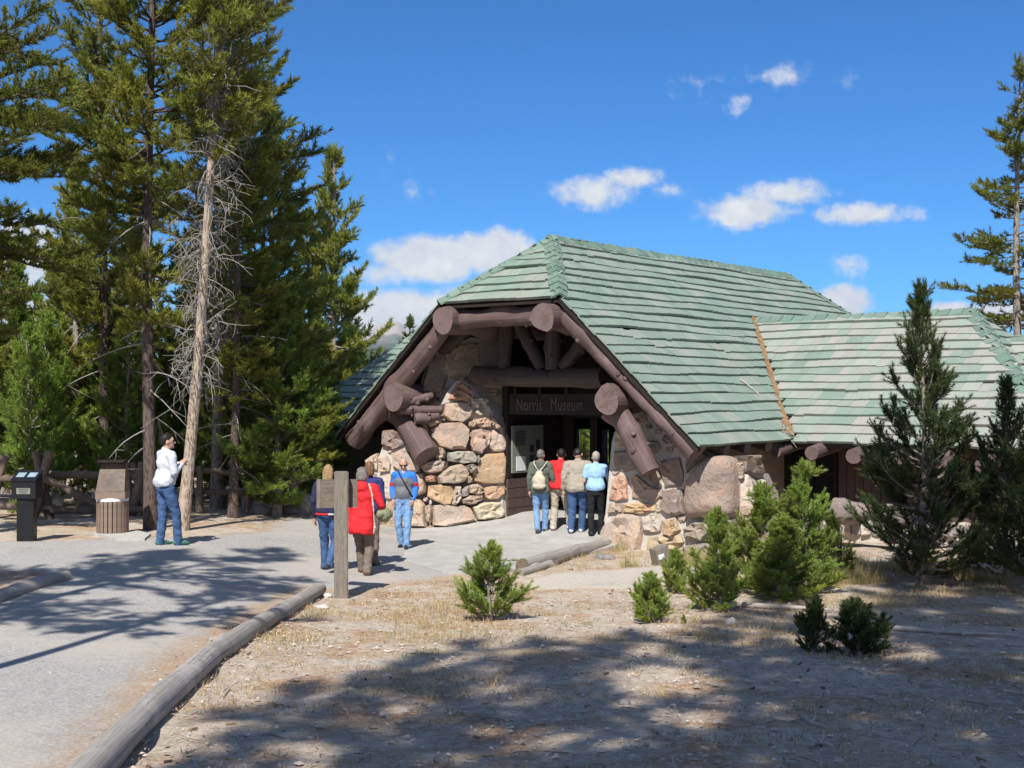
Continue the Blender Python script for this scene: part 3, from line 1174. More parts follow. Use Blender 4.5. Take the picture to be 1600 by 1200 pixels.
# rafter ends along the eaves
for k, (px, py, d, r, du) in enumerate([(1136, 703, 22.38, .105, 0), (1168, 699, 22.95, .125, 0), (1201, 697, 23.6, .125, 0), (1213, 706, 23.9, .10, 1),
                                         (1268, 708, 23.6, .135, 1), (1333, 713, 23.05, .14, 1), (1400, 716, 22.5, .13, 1), (1468, 720, 22.05, .14, 1), (1536, 727, 21.6, .14, 1)]):
    a = P(px, py, d)
    dirv = np.array([UU[0], UU[1], 0.12]) if du else np.array([VV[0], VV[1], 0.30])
    logpart('rafter_end', a, a + dirv * 1.6, r, r, 60 + k, 12, 5, .03, 1)


# ---- stone piers
def depth_left(px, py):
    if px < 690:
        d = 26.35 - (px - 590) * .0045
    else:
        d = 25.9 + (px - 690) * .0052
    return d + max(0, 823 - py) * .0013


UPF = 19.45


def depth_right(px, py):
    x = (px - 800) / FPX
    if px < 1150:
        d = UPF / (UU[1] + UU[0] * x)
    else:
        x0 = (1150 - 800) / FPX
        d = UPF / (UU[1] + UU[0] * x0) + (px - 1150) * .017
    return d + max(0, 850 - py) * .0012


TAN = (0.45, 0.375, 0.30)
PINK = (0.47, 0.365, 0.305)
ORG = (0.46, 0.335, 0.22)
RED = (0.46, 0.295, 0.215)
GRY = (0.35, 0.325, 0.295)
PAL = (0.53, 0.475, 0.405)
DRK = (0.27, 0.22, 0.185)  # dark stone tone; also carries the shade of the upper piers


def stone(poly_px, dfn, parent, colr, h, seed, back=.12, smoothn=14):
    rs = np.random.RandomState(seed)
    q = np.array(poly_px, float)
    # the outline's own corners plus points along its longer sides
    nxt = np.roll(q, -1, 0)
    L = np.linalg.norm(nxt - q, axis=1)
    step = max(L.sum() / smoothn, 2.0)
    pts = []
    for k in range(len(q)):
        m_ = max(1, int(round(L[k] / step)))
        for j in range(m_):
            pts.append(q[k] + (nxt[k] - q[k]) * j / m_)
    smoothn = len(pts)
    pts = np.array(pts)
    c = pts.mean(0)
    pts = c + (pts - c) * .985 + rs.normal(0, .5, pts.shape)
    X = np.array([P(p[0], p[1], dfn(p[0], p[1])) for p in pts])
    cen = X.mean(0)
    nrm = np.linalg.svd(X - cen)[2][2]
    view = np.array([0, 0, CAM_Z]) - cen
    if nrm @ view < 0:
        nrm = -nrm
    fl = lambda s_: cen + (X - cen) * s_
    tilt = rs.normal(0, .10, 3)
    rings = [fl(1.0) - nrm * back]
    for sc, hh, nz in ((1.0, .5, .06), (.95, .85, .14), (.78, 1.0, .20), (.40, 1.0, .22)) if h < .3 else ((1.0, .2, .03), (.97, .55, .04), (.90, .82, .05), (.74, .98, .05), (.5, 1.03, .05), (.25, 1.05, .05)):
        Y = fl(sc)
        off = hh * h * (1 + rs.normal(0, nz, smoothn)) + ((Y - cen) @ tilt)
        rings.append(Y + nrm * off[:, None])
    V = list(np.concatenate(rings)) + [cen + nrm * h * 1.02]
    n = smoothn
    F = []
    for k in range(len(rings) - 1):
        for j in range(n):
            F.append((k * n + j, k * n + (j + 1) % n, (k + 1) * n + (j + 1) % n, (k + 1) * n + j))
    last = (len(rings) - 1) * n
    for j in range(n):
        F.append((last + j, last + (j + 1) % n, len(V) - 1))
    # orientation
    a, b, cc = np.array(V[last]), np.array(V[last + 1]), np.array(V[-1])
    if np.cross(b - a, cc - a) @ nrm < 0:
        F = [f[::-1] for f in F]
    me = mesh_from('stone', V, F, True, [M['stone']])
    me.set_sharp_from_angle(angle=R(70 if h > .3 else 27))
    o = link('stone', me, parent)
    o.color = (*(np.array(colr) * rs.uniform(.85, 1.15) * np.array([1, rs.uniform(.95, 1.05), rs.uniform(.92, 1.06)])), 1)
    return o


Z1 = lambda p: [(480 + x / 4, 360 + y / 4) for x, y in p]
Z4 = lambda p: [(480 + x / 4, 620 + y / 4) for x, y in p]
Z6 = lambda p: [(920 + x / 4, 640 + y / 4) for x, y in p]


def core(name, outline_px, dfn, parent, back, depth):
    pts = [P(x, y, dfn(x, y)) for x, y in outline_px]
    off = np.array([UU[0], UU[1], 0])
    mb = MB()
    mb.extrude([p + off * back for p in pts], off * depth)
    return mb.build(name, M['mortar'], parent)


pierL = bpy.data.objects.new('stone_pier', None)
pierR = bpy.data.objects.new('stone_pier', None)
for o_ in (pierL, pierR):
    COL.objects.link(o_)
    o_.parent = museum
    o_.location = -museum.location

coreL = [(560, 832), (590, 832), (665, 830), (786, 812), (787, 700), (786, 668), (776, 652), (764, 634), (748, 618), (736, 602), (722, 594), (712, 597), (700, 612), (690, 632), (662, 655),
         (640, 680), (600, 695), (590, 722), (572, 730)]
core('mortar_core', coreL, depth_left, pierL, -.02, 1.1)
left_stones = [
    (TAN, [(865, 45), (930, 30), (1000, 40), (1025, 80), (1020, 120), (970, 160), (900, 150), (858, 120)]),
    (PAL, [(1010, 10), (1090, 5), (1130, 30), (1060, 70), (1030, 60)]),
    (PINK, [(1060, 140), (1110, 130), (1145, 155), (1140, 190), (1080, 195), (1050, 170)]),
    (TAN, [(1010, 160), (1045, 140), (1050, 170), (1030, 195), (1010, 185)]),
    (PINK, [(770, 205), (830, 165), (960, 160), (1015, 210), (1005, 270), (985, 330), (900, 330), (830, 310), (780, 250)]),
    (PINK, [(1030, 210), (1080, 200), (1140, 215), (1130, 300), (1085, 360), (1040, 340), (1015, 300)]),
    (TAN, [(1150, 210), (1180, 205), (1215, 240), (1240, 300), (1225, 345), (1160, 345), (1130, 310)]),
    (GRY, [(880, 350), (940, 340), (1030, 345), (1055, 380), (1045, 410), (970, 420), (885, 400)]),
    (GRY, [(1052, 390), (1068, 370), (1070, 405), (1056, 415)]),
    (ORG, [(1075, 390), (1110, 355), (1220, 350), (1235, 400), (1232, 500), (1225, 545), (1110, 545), (1040, 525), (1035, 470), (1060, 430)]),
    (PINK, [(810, 320), (850, 320), (865, 350), (855, 385), (805, 390)]),
    (PINK, [(720, 440), (760, 415), (810, 400), (875, 405), (870, 435), (840, 465), (780, 480), (740, 470)]),
    (RED, [(735, 500), (780, 490), (803, 495), (800, 530), (745, 530)]),
    (TAN, [(815, 500), (850, 465), (900, 430), (960, 415), (1000, 440), (1015, 480), (985, 530), (920, 545), (830, 540)]),
    (GRY, [(985, 430), (1030, 420), (1055, 435), (1045, 470), (1018, 475)]),
    (TAN, [(1000, 500), (1020, 495), (1030, 535), (1005, 540)]),
    (ORG, [(760, 560), (830, 548), (910, 555), (920, 600), (900, 670), (860, 680), (800, 650), (750, 625)]),
    (TAN, [(922, 560), (950, 560), (955, 640), (920, 680), (905, 670)]),
    (GRY, [(965, 580), (1000, 555), (1005, 600), (985, 625), (960, 620)]),
    (PINK, [(1010, 550), (1060, 545), (1100, 570), (1100, 600), (1060, 612), (1015, 600)]),
    (TAN, [(962, 640), (1010, 617), (1095, 617), (1090, 650), (1020, 675), (970, 665)]),
    (ORG, [(1110, 570), (1160, 555), (1228, 560), (1225, 610), (1180, 640), (1130, 640), (1105, 610)]),
    (TAN, [(785, 680), (850, 675), (920, 688), (980, 678), (1020, 700), (1040, 740), (1060, 775), (950, 795), (860, 810), (790, 805)]),
    (PAL, [(1030, 690), (1110, 655), (1200, 660), (1222, 710), (1215, 750), (1130, 765), (1065, 765)]),
    (TAN, [(740, 680), (775, 670), (780, 720), (770, 785), (750, 780)]),
    (PINK, [(640, 640), (700, 640), (735, 680), (733, 760), (742, 810), (660, 812), (640, 760)]),
    (PINK, [(480, 690), (540, 650), (560, 720), (572, 815), (475, 808)]),
    (PAL, [(450, 490), (530, 480), (540, 560), (530, 640), (460, 640)]),
    (PINK, [(530, 360), (600, 320), (650, 370), (710, 430), (700, 470), (600, 480), (540, 440)]),
    (PINK, [(450, 380), (510, 370), (530, 420), (520, 470), (460, 470)]),
    (TAN, [(365, 400), (400, 370), (445, 350), (445, 460), (380, 440)]),
    (TAN, [(380, 470), (440, 480), (450, 560), (445, 640), (390, 640)]),
    (PINK, [(390, 660), (470, 655), (475, 700), (465, 800), (395, 800)]),
    (PINK, [(650, 485), (720, 478), (728, 530), (735, 600), (680, 620), (650, 560)]),
    (PINK, [(590, 500), (640, 500), (645, 560), (675, 630), (600, 636)]),
    (PAL, [(555, 500), (585, 500), (595, 640), (560, 640)]),
    (TAN, [(580, 655), (630, 650), (635, 760), (650, 812), (590, 814)]),
    (TAN, [(755, 160), (820, 132), (828, 162), (775, 190)]),
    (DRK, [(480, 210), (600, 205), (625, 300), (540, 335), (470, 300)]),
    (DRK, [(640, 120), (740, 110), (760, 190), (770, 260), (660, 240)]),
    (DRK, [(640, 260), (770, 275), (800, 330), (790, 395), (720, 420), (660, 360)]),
    (TAN, [(1140, 100), (1165, 140), (1215, 200), (1180, 200), (1150, 180)]),
]
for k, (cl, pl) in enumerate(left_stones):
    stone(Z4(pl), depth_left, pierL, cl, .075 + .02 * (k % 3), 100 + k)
stone(Z1([(880, 1055), (895, 1015), (930, 965), (965, 948), (1005, 980), (1028, 1030), (1022, 1060), (950, 1068)]), depth_left, pierL, RED, .13, 150)
stone(Z1([(945, 940), (950, 925), (965, 920), (976, 930), (974, 945), (958, 950)]), depth_left, pierL, TAN, .08, 151)

# upper, shaded part of the left pier stands further back
dLU = lambda px, py: 26.75 + (px - 740) * .004
coreLU = [(660, 690), (790, 690), (792, 615), (770, 590), (752, 570), (750, 530), (700, 520), (668, 560), (650, 620)]
core('mortar_core', coreLU, dLU, pierL, .03, .8)
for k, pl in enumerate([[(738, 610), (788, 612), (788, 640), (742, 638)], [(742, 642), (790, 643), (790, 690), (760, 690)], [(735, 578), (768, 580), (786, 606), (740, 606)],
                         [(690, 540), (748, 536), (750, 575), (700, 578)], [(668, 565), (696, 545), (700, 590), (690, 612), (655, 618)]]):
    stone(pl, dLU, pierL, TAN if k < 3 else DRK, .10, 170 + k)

def filler(outline, traced, dfn, parent, seed, cols, r0=9.0, h=.07):
    """small stones wherever the traced ones leave the mortar bare"""
    rs = random.Random(seed)
    O = np.array(outline, float)
    x0, y0 = O.min(0)
    x1, y1 = O.max(0)

    def inside(pt, poly):
        c = False
        n = len(poly)
        for i in range(n):
            a, b = poly[i], poly[(i + 1) % n]
            if (a[1] > pt[1]) != (b[1] > pt[1]) and pt[0] < (b[0] - a[0]) * (pt[1] - a[1]) / (b[1] - a[1]) + a[0]:
                c = not c
        return c

    placed = []
    for it in range(1500):
        c = (rs.uniform(x0, x1), rs.uniform(y0, y1))
        if not inside(c, outline):
            continue
        for r in (r0 * 1.5, r0, r0 * .62, r0 * .4):
            ok = True
            ring = [(c[0] + r * 1.25 * math.cos(a), c[1] + r * .95 * math.sin(a)) for a in np.arange(8) * .7854]
            for q in ring:
                if not inside(q, outline) or any(inside(q, t) for t in traced):
                    ok = False
                    break
            if ok and any(math.hypot((c[0] - p[0]) / 1.2, c[1] - p[1]) < (r + p[2]) * 1.02 for p in placed):
                ok = False
            if ok:
                placed.append((c[0], c[1], r))
                n = rs.choice([5, 6, 7])
                o_ = rs.uniform(0, 6)
                poly = [(c[0] + r * 1.25 * rs.uniform(.85, 1.05) * math.cos(o_ + k * 6.283 / n), c[1] + r * .98 * rs.uniform(.85, 1.05) * math.sin(o_ + k * 6.283 / n)) for k in range(n)]
                stone(poly, dfn, parent, rs.choice(cols), h, seed * 1000 + it, smoothn=9)
                break


filler(coreL, [Z4(pl) for _, pl in left_stones], depth_left, pierL, 1, [TAN, PINK, GRY, PAL], 10, .04)
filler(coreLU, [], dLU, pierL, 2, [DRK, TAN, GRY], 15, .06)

coreR = [(943, 848), (950, 770), (957, 690), (972, 642), (1000, 640), (1040, 668), (1085, 706), (1112, 722), (1140, 728), (1156, 752), (1160, 800), (1158, 855), (1140, 868), (1060, 872), (962, 870)]
core('mortar_core', coreR, depth_right, pierR, -.02, .5)
right_stones = [
    (RED, [(135, 560), (165, 430), (200, 400), (245, 430), (255, 560), (190, 570)], .12),
    (PINK, [(275, 430), (300, 405), (350, 440), (390, 480), (470, 500), (465, 545), (430, 573), (330, 555), (275, 550)], .12),
    (TAN, [(135, 582), (220, 587), (215, 640), (130, 650)], .1),
    (ORG, [(230, 590), (330, 583), (420, 588), (420, 630), (330, 653), (225, 648)], .12),
    (PAL, [(428, 585), (455, 560), (455, 635), (430, 640)], .08),
    (DRK, [(465, 505), (530, 495), (595, 500), (600, 580), (610, 650), (560, 665), (500, 650), (460, 620)], .12),
    (PINK, [(75, 760), (90, 725), (150, 690), (190, 650), (270, 645), (335, 670), (350, 760), (345, 800), (325, 885), (190, 890), (80, 810)], .17),
    (PAL, [(350, 700), (390, 655), (450, 650), (470, 690), (455, 760), (400, 770), (360, 760)], .12),
    (ORG, [(480, 690), (550, 672), (580, 755), (520, 795), (470, 780), (472, 720)], .12),
    (TAN, [(390, 800), (450, 780), (510, 810), (580, 775), (600, 830), (540, 880), (370, 890)], .13),
    ((0.36, 0.275, 0.24), [(610, 600), (615, 520), (640, 430), (690, 350), (780, 290), (870, 285), (915, 305), (935, 380), (940, 470), (945, 580), (940, 640), (900, 670), (800, 680), (700, 680), (640, 690), (620, 660)], .34),
    (PAL, [(590, 470), (640, 420), (628, 470), (605, 505)], .08),
    (PINK, [(925, 340), (938, 335), (950, 400), (950, 450), (940, 430)], .1),
    (PAL, [(950, 460), (965, 400), (1015, 440), (1000, 490), (1030, 540), (1010, 600), (960, 660), (950, 600)], .16),
    (PAL, [(1015, 470), (1065, 435), (1110, 480), (1125, 510), (1100, 560), (1055, 570), (1022, 520)], .16),
    (PINK, [(1030, 590), (1080, 580), (1085, 650), (1030, 690), (965, 690), (985, 630)], .14),
    (GRY, [(600, 745), (680, 700), (755, 700), (775, 760), (720, 820), (620, 800)], .16),
    (GRY, [(765, 700), (900, 690), (1000, 700), (1030, 760), (960, 840), (800, 850), (775, 780)], .22),
    (GRY, [(600, 850), (720, 830), (790, 855), (780, 910), (620, 910)], .14),
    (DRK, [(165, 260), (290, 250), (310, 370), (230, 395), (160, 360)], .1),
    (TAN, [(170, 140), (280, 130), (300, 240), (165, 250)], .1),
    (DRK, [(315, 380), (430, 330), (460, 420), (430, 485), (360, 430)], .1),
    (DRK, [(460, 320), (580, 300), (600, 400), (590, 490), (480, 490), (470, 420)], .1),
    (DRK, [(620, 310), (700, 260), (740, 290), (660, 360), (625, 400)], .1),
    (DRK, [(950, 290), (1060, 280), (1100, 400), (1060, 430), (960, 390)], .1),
]
o_ = core('corner_core', [(1150, 738), (1180, 742), (1196, 775), (1200, 855), (1150, 866)], lambda x, y: depth_right(x, y) + .10, pierR, .0, .5)
o_.data.materials[0] = M['stone']
o_.color = (*GRY, 1)
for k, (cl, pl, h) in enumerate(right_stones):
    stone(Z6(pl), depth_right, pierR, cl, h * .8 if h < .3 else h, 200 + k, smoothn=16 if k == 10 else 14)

filler(coreR, [Z6(pl) for _, pl, _h in right_stones], depth_right, pierR, 3, [TAN, PINK, GRY, DRK], 14, .045)

# ---- walls under the roofs
wl = bpy.data.objects.new('wall', None)
COL.objects.link(wl)
wl.parent = museum
wl.location = -museum.location


def wallbox(name, u0, v0, u1, v1, z0, z1, th, mat, parent=wl):
    a, b = W(u0, v0, z0), W(u1, v1, z0)
    d = b - a
    L = np.linalg.norm(d)
    c = (a + b) / 2
    mb = MB()
    mb.box((c[0], c[1], (z0 + z1) / 2), (L, th, z1 - z0), math.atan2(d[1], d[0]))
    return mb.build(name, mat, parent)


def planks(u0, v0, u1, v1, z0, z1, w, mat, parent=wl, seed=0, horizontal=False, th=.035, offset=(0, 0)):
    rs = random.Random(seed)
    a, b = W(u0, v0, 0), W(u1, v1, 0)
    d = (b - a)
    L = np.linalg.norm(d)
    d /= L
    ang = math.atan2(d[1], d[0])
    n = max(1, round((z1 - z0 if horizontal else L) / w))
    for k in range(n):
        mb = MB()
        o = rs.uniform(0, .008)
        nx = np.array([d[1], -d[0], 0]) * o
        if horizontal:
            st = (z1 - z0) / n
            c = (a + b) / 2 + nx
            mb.box((c[0], c[1], z0 + st * (k + .5)), (L, th, st - .012), ang)
        else:
            st = L / n
            c = a + d * st * (k + .5) + nx
            mb.box((c[0], c[1], (z0 + z1) / 2), (st - .012, th, z1 - z0), ang)
        mb.build('plank', mat, parent)


# right wing front: window, teal sill, plank wall, stone footing
UWALL = 23.2
wallbox('footing', UWALL + .1, 11.85, UWALL + .1, 4.5, -.3, .36, .45, M['mortar'])
for k in range(24):
    px0 = 1212 + k * 15.0
    if px0 > 1560:
        break
    dq = lambda x, y: 23.05 / (UU[1] + UU[0] * (x - 800) / FPX)
    yb = 811 + (px0 - 1212) * .02
    stone([(px0, yb), (px0 + 13, yb), (px0 + 14, yb + 22), (px0, yb + 23)], dq, wl, PAL if k % 2 else GRY, .06, 300 + k, smoothn=10)
wallbox('backing_wall', UWALL + .14, 10.55, UWALL + .14, 4.2, .36, 2.5, .12, M['dark_wood'])
planks(UWALL, 10.5, UWALL, 5.6, .38, 2.05, .17, M['plank'], seed=3)
wallbox('corner_post', UWALL, 11.72, UWALL, 11.58, .36, 2.2, .2, M['dark_wood'])
wallbox('side_wall', 20.6, 11.75, 23.25, 11.75, -.2, 2.1, .3, M['stone'])
wn = bpy.data.objects.new('window', None)
COL.objects.link(wn)
wn.parent = museum
wn.location = -museum.location
wallbox('pane', UWALL + .1, 11.6, UWALL + .1, 10.55, .55, 2.0, .02, M['glass'], wn)
for v in (11.56, 11.08, 10.58):
    wallbox('frame', UWALL + .06, v + .03, UWALL + .06, v - .03, .55, 1.95, .07, M['dark_wood'], wn)
wallbox('frame', UWALL + .062, 11.6, UWALL + .062, 10.55, 1.2, 1.25, .05, M['dark_wood'], wn)
wallbox('frame', UWALL + .065, 11.6, UWALL + .065, 10.55, 1.9, 2.0, .08, M['dark_wood'], wn)
wallbox('sill', UWALL - .02, 11.62, UWALL - .02, 10.53, .47, .55, .2, M['teal'], wn)
wallbox('sill_board', UWALL + .02, 11.62, UWALL + .02, 10.53, .39, .46, .16, M['teal'], wn)

# shell of the building
wallbox('back_wall', 29.6, 11.7, 29.6, 4.2, -2, 2.4, .3, M['dark_wood'])
wallbox('back_wall', 29.6, 20.12, 29.6, 11.7, -2, 2.4, .3, M['dark_wood'])
wallbox('back_wall', 29.6, 20.66, 29.6, 20.36, -2, 2.4, .3, M['dark_wood'])
wallbox('back_wall', 29.6, 24.4, 29.6, 21.34, -2, 2.4, .3, M['dark_wood'])
wallbox('back_wall', 29.6, 20.36, 29.6, 20.12, -2, .3, .3, M['dark_wood'])
wallbox('back_wall', 29.6, 21.34, 29.6, 20.66, -2, .3, .3, M['dark_wood'])
wallbox('back_wall', 29.6, 20.36, 29.6, 20.12, 1.78, 2.4, .3, M['dark_wood'])
wallbox('back_wall', 29.6, 21.34, 29.6, 20.66, 1.78, 2.4, .3, M['dark_wood'])
wallbox('end_wall', 23.2, 24.4, 29.6, 24.4, -2, 2.4, .3, M['dark_wood'])
wallbox('end_wall', 23.3, 4.4, 29.6, 4.4, -1, 2.2, .3, M['dark_wood'])
# porch: left side wall with boards, back wall, gable boarding
UD = 22.65
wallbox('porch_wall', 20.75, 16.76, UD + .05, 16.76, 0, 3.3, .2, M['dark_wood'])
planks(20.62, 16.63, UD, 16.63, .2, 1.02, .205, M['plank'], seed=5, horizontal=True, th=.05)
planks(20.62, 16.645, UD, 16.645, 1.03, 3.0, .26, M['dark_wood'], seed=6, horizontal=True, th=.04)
wallbox('door_wall', UD, 18.3, UD, 16.36, 0, 3.0, .14, M['dark_wood'])
wallbox('door_lintel', UD, 16.36, UD, 13.3, 2.25, 3.6, .14, M['dark_wood'])
wallbox('door_wall', UD, 13.5, UD, 12.0, 0, 2.6, .14, M['dark_wood'])
wallbox('door_mullion', UD, 15.93, UD, 15.74, 0, 2.25, .1, M['dark_wood'])
mb = MB()
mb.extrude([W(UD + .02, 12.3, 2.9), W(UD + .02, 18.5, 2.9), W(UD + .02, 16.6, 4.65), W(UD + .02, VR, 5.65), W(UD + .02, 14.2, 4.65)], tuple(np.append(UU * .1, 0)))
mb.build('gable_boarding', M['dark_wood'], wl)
mb = MB()
fz = .36
mb.add([W(UD - .2, 16.9, fz), W(UD - .2, 11.8, fz), W(29.5, 11.8, fz), W(29.5, 24.3, fz), W(UD + .2, 24.3, fz), W(UD + .2, 16.9, fz)], [(0, 1, 2, 3, 4, 5)])
mb.build('floor', M['brown_wood'], wl)
wallbox('inner_wall', UD + .1, 13.35, 29.5, 13.35, .3, 3.2, .12, M['dark_wood'])
# left wing front with a dark door
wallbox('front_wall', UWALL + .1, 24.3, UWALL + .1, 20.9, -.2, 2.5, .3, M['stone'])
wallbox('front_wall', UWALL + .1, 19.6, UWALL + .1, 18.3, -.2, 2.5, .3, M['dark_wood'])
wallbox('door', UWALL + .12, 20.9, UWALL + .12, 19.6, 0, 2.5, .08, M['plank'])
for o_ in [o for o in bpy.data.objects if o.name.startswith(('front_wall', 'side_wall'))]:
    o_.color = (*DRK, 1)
dq = lambda x, y: 23.0 / (UU[1] + UU[0] * (x - 800) / FPX)
rs = random.Random(12)
for r_ in range(6):
    x = 462 + rs.uniform(-6, 3)
    while x < 508:
        w = rs.uniform(11, 19)
        y0 = 690 + r_ * 19
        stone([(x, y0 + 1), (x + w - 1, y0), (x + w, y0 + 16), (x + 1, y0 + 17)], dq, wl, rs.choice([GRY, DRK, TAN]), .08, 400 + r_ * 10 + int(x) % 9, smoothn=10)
        x += w + 1.5

# ------------------------------------------------------------------ pines
def brush(Pb, D, L, n, nl, nw, spread, rs, tip=True):
    """needles round shoots: base points, directions, lengths -> vertices (3 per needle)"""
    k = len(Pb)
    Pb, D, L = np.asarray(Pb), np.asarray(D), np.asarray(L)
    D = D / (np.linalg.norm(D, axis=1)[:, None] + 1e-9)
    t = rs.rand(k, n)
    base = Pb[:, None] + D[:, None] * (L[:, None] * t)[:, :, None]
    r = rs.normal(0, 1, (k, n, 3))
    r -= (r * D[:, None]).sum(-1, keepdims=True) * D[:, None]
    r /= np.linalg.norm(r, axis=-1, keepdims=True) + 1e-9
    al = spread * (1.05 - .55 * t) * (0.75 + .5 * rs.rand(k, n))
    d = D[:, None] * np.cos(al)[..., None] + r * np.sin(al)[..., None]
    s = np.cross(d, rs.normal(0, 1, (k, n, 3)))
    s /= np.linalg.norm(s, axis=-1, keepdims=True) + 1e-9
    ln = nl * (.7 + .5 * rs.rand(k, n))[..., None]
    w = nw * .5
    V = np.stack([base - s * w, base + s * w, base + d * ln], axis=2)
    return V.reshape(-1, 3)


def curve_branch(p0, az, el, L, up, rs, n=6, wig=.07):
    d = np.array([math.cos(az) * math.cos(el), math.sin(az) * math.cos(el), math.sin(el)])
    pts = [np.array(p0, float)]
    for k in range(n - 1):
        pts.append(pts[-1] + d * L / (n - 1))
        d = d + np.array([0, 0, up / (n - 1)]) + rs.normal(0, wig, 3)
        d /= np.linalg.norm(d)
    return np.array(pts)


class TubeSet:
    def __init__(self):
        self.V, self.F, self.c = [], [], 0

    def add(self, path, rad, seg=5):
        V, F, _ = tube(path, rad, seg, False)
        self.V.append(V)
        self.F.append(np.array(F) + self.c)
        self.c += len(V)

    def mesh(self, name, mat, smooth=True):
        if not self.V:
            return None
        return mesh_from(name, np.concatenate(self.V), np.concatenate(self.F), smooth, [mat])


PINE_DARK = (0.095, 0.125, 0.035)
PINE_OLIVE = (0.220, 0.242, 0.045)
PINE_BRIGHT = (0.20, 0.285, 0.05)
PINE_SHADED = (0.078, 0.108, 0.038)  # needle colour with tree shade put in, for the right-hand pines


def gen_pine(seed, H, r0, cb, Rmax, whorls, per, color, nl=.07, nw=.012, need=14, Ls=.16, lean=(0, 0), el=(-.15, .75), up=.5, twig=.3,
             sparse=1.0, top_pow=.8, base_in=.25, bark='bark_dark', dead_below=0, gap=0.0, wob_=.05, step=.13, tipcol=1.25, dead_all=False, seg=9, side=None):
    rs = np.random.RandomState(seed)
    n = 16
    z = np.linspace(0, H, n)
    tt = z / H
    path = np.stack([lean[0] * tt + wob_ * np.sin(tt * 7 + rs.rand() * 6), lean[1] * tt + wob_ * np.sin(tt * 6 + rs.rand() * 6), z], 1)
    rad = r0 * (1 - tt) ** .85 * .92 + r0 * .08 + .28 * r0 * np.exp(-tt * H / .35)
    rad[-1] = .006
    tm = TubeSet()
    V, F, _ = tube(path, rad, seg, False, .03, seed)
    tm.V.append(V); tm.F.append(np.array(F)); tm.c = len(V)
    trunk = tm.mesh('trunk', M[bark])
    limbs, dead = TubeSet(), TubeSet()
    SP, SD, SL, SC_ = [], [], [], []
    at = lambda zz: np.array([np.interp(zz, z, path[:, 0]), np.interp(zz, z, path[:, 1]), zz])
    for w in range(whorls):
        t = (w + rs.uniform(-.3, .3)) / (whorls - 1)
        t = min(max(t, 0), .985)
        zz = H * (cb + (1 - cb) * t)
        if rs.rand() < gap:
            continue
        prof = (1 - t) ** top_pow * min(1.0, base_in + (1 - base_in) * t / .22)
        for b in range(per):
            if rs.rand() > sparse:
                continue
            az = rs.rand() * 6.283
            L = Rmax * (prof * rs.uniform(.5, 1.15) + .05)
            if side is not None:
                L *= 1 + side[1] * math.cos(az - side[0])
            e0 = el[0] + (el[1] - el[0]) * t + rs.normal(0, .20)
            p0 = at(min(H * .985, max(.02, zz + rs.uniform(-.02, .02) * H)))
            br = curve_branch(p0, az, e0, L, up * rs.uniform(.5, 1.4), rs)
            rb = .012 + .011 * L
            limbs.add(br, np.linspace(rb, .005, 6), 4)
            if dead_all:
                continue
            tint = color * np.array([1, 1, 1]) * rs.uniform(.78, 1.2) * np.array([rs.uniform(.92, 1.12), 1, rs.uniform(.85, 1.1)])
            m = max(2, int(L / step))
            for j in range(m):
                f = .22 + .78 * (j + rs.rand() * .7) / m
                i0 = min(4, int(f * 5))
                q = br[i0] + (br[i0 + 1] - br[i0]) * (f * 5 - i0)
                dr = br[i0 + 1] - br[i0]
                dr /= np.linalg.norm(dr)
                sd = np.cross(dr, [0, 0, 1.0])
                sgn = 1 if (j % 2) else -1
                td = dr * .75 + sd * sgn * rs.uniform(.4, 1.0) + np.array([0, 0, rs.uniform(.05, .5)])
                td /= np.linalg.norm(td)
                tl = twig * (.62 + .38 * (1 - f)) * (.5 + L / (Rmax + .01)) * rs.uniform(.6, 1.2)
                ns = max(1, int(tl / (Ls * .75)))
                for s in range(ns):
                    SP.append(q + td * tl * s / ns)
                    SD.append(td + rs.normal(0, .22, 3) + np.array([0, 0, .18]))
                    SL.append(Ls * rs.uniform(.7, 1.25))
                    SC_.append(tint * rs.uniform(.85, 1.15) * (tipcol if s == ns - 1 else 1))
                if tl > .12:
                    limbs.add(np.array([q, q + td * tl]), [.006, .003], 3)
            for _ in range(5 if L > .5 else 2):
                f = rs.uniform(.68, 1.0)
                i0 = min(4, int(f * 5))
                SP.append(br[i0] + (br[i0 + 1] - br[i0]) * (f * 5 - i0)); SD.append((br[-1] - br[-2]) / L * 3 + rs.normal(0, .55, 3) + np.array([0, 0, .45])); SL.append(Ls * rs.uniform(.8, 1.5)); SC_.append(tint * rs.uniform(.9, tipcol))
            SP.append(br[-1] - (br[-1] - br[-2]) * .4); SD.append(br[-1] - br[-2] + np.array([0, 0, .05])); SL.append(Ls * 1.5); SC_.append(tint * tipcol)
    if not dead_all:
        for k in range(max(2, int(.5 / Ls))):
            SP.append(at(H - k * Ls * .8)); SD.append(np.array([rs.normal(0, .1), rs.normal(0, .1), 1.0])); SL.append(Ls * 1.3); SC_.append(np.array(color) * 1.1)
    # dead grey branches below the crown
    for k in range(dead_below):
        zz = H * rs.uniform(.10, cb + .22)
        L = Rmax * rs.uniform(.2, .75)
        br = curve_branch(at(zz), rs.rand() * 6.283, rs.uniform(-.5, .2), L, rs.uniform(-1.3, .3), rs)
        dead.add(br, np.linspace(.016, .004, 6), 4)
        for s in range(3):
            i0 = rs.randint(1, 5)
            dd = rs.normal(0, .5, 3) + np.array([0, 0, -.35])
            dead.add(np.array([br[i0], br[i0] + dd * L * .22, br[i0] + dd * L * .33 + rs.normal(0, .05, 3)]), [.007, .005, .002], 3)
    crown = None
    if SP:
        V = brush(SP, SD, SL, need, nl, nw, .95, rs)
        F = np.arange(len(V)).reshape(-1, 3)
        crown = mesh_from('crown', V, F, False, [M['needle']], col=np.repeat(np.array(SC_), need * 3, 0).clip(0, 1))
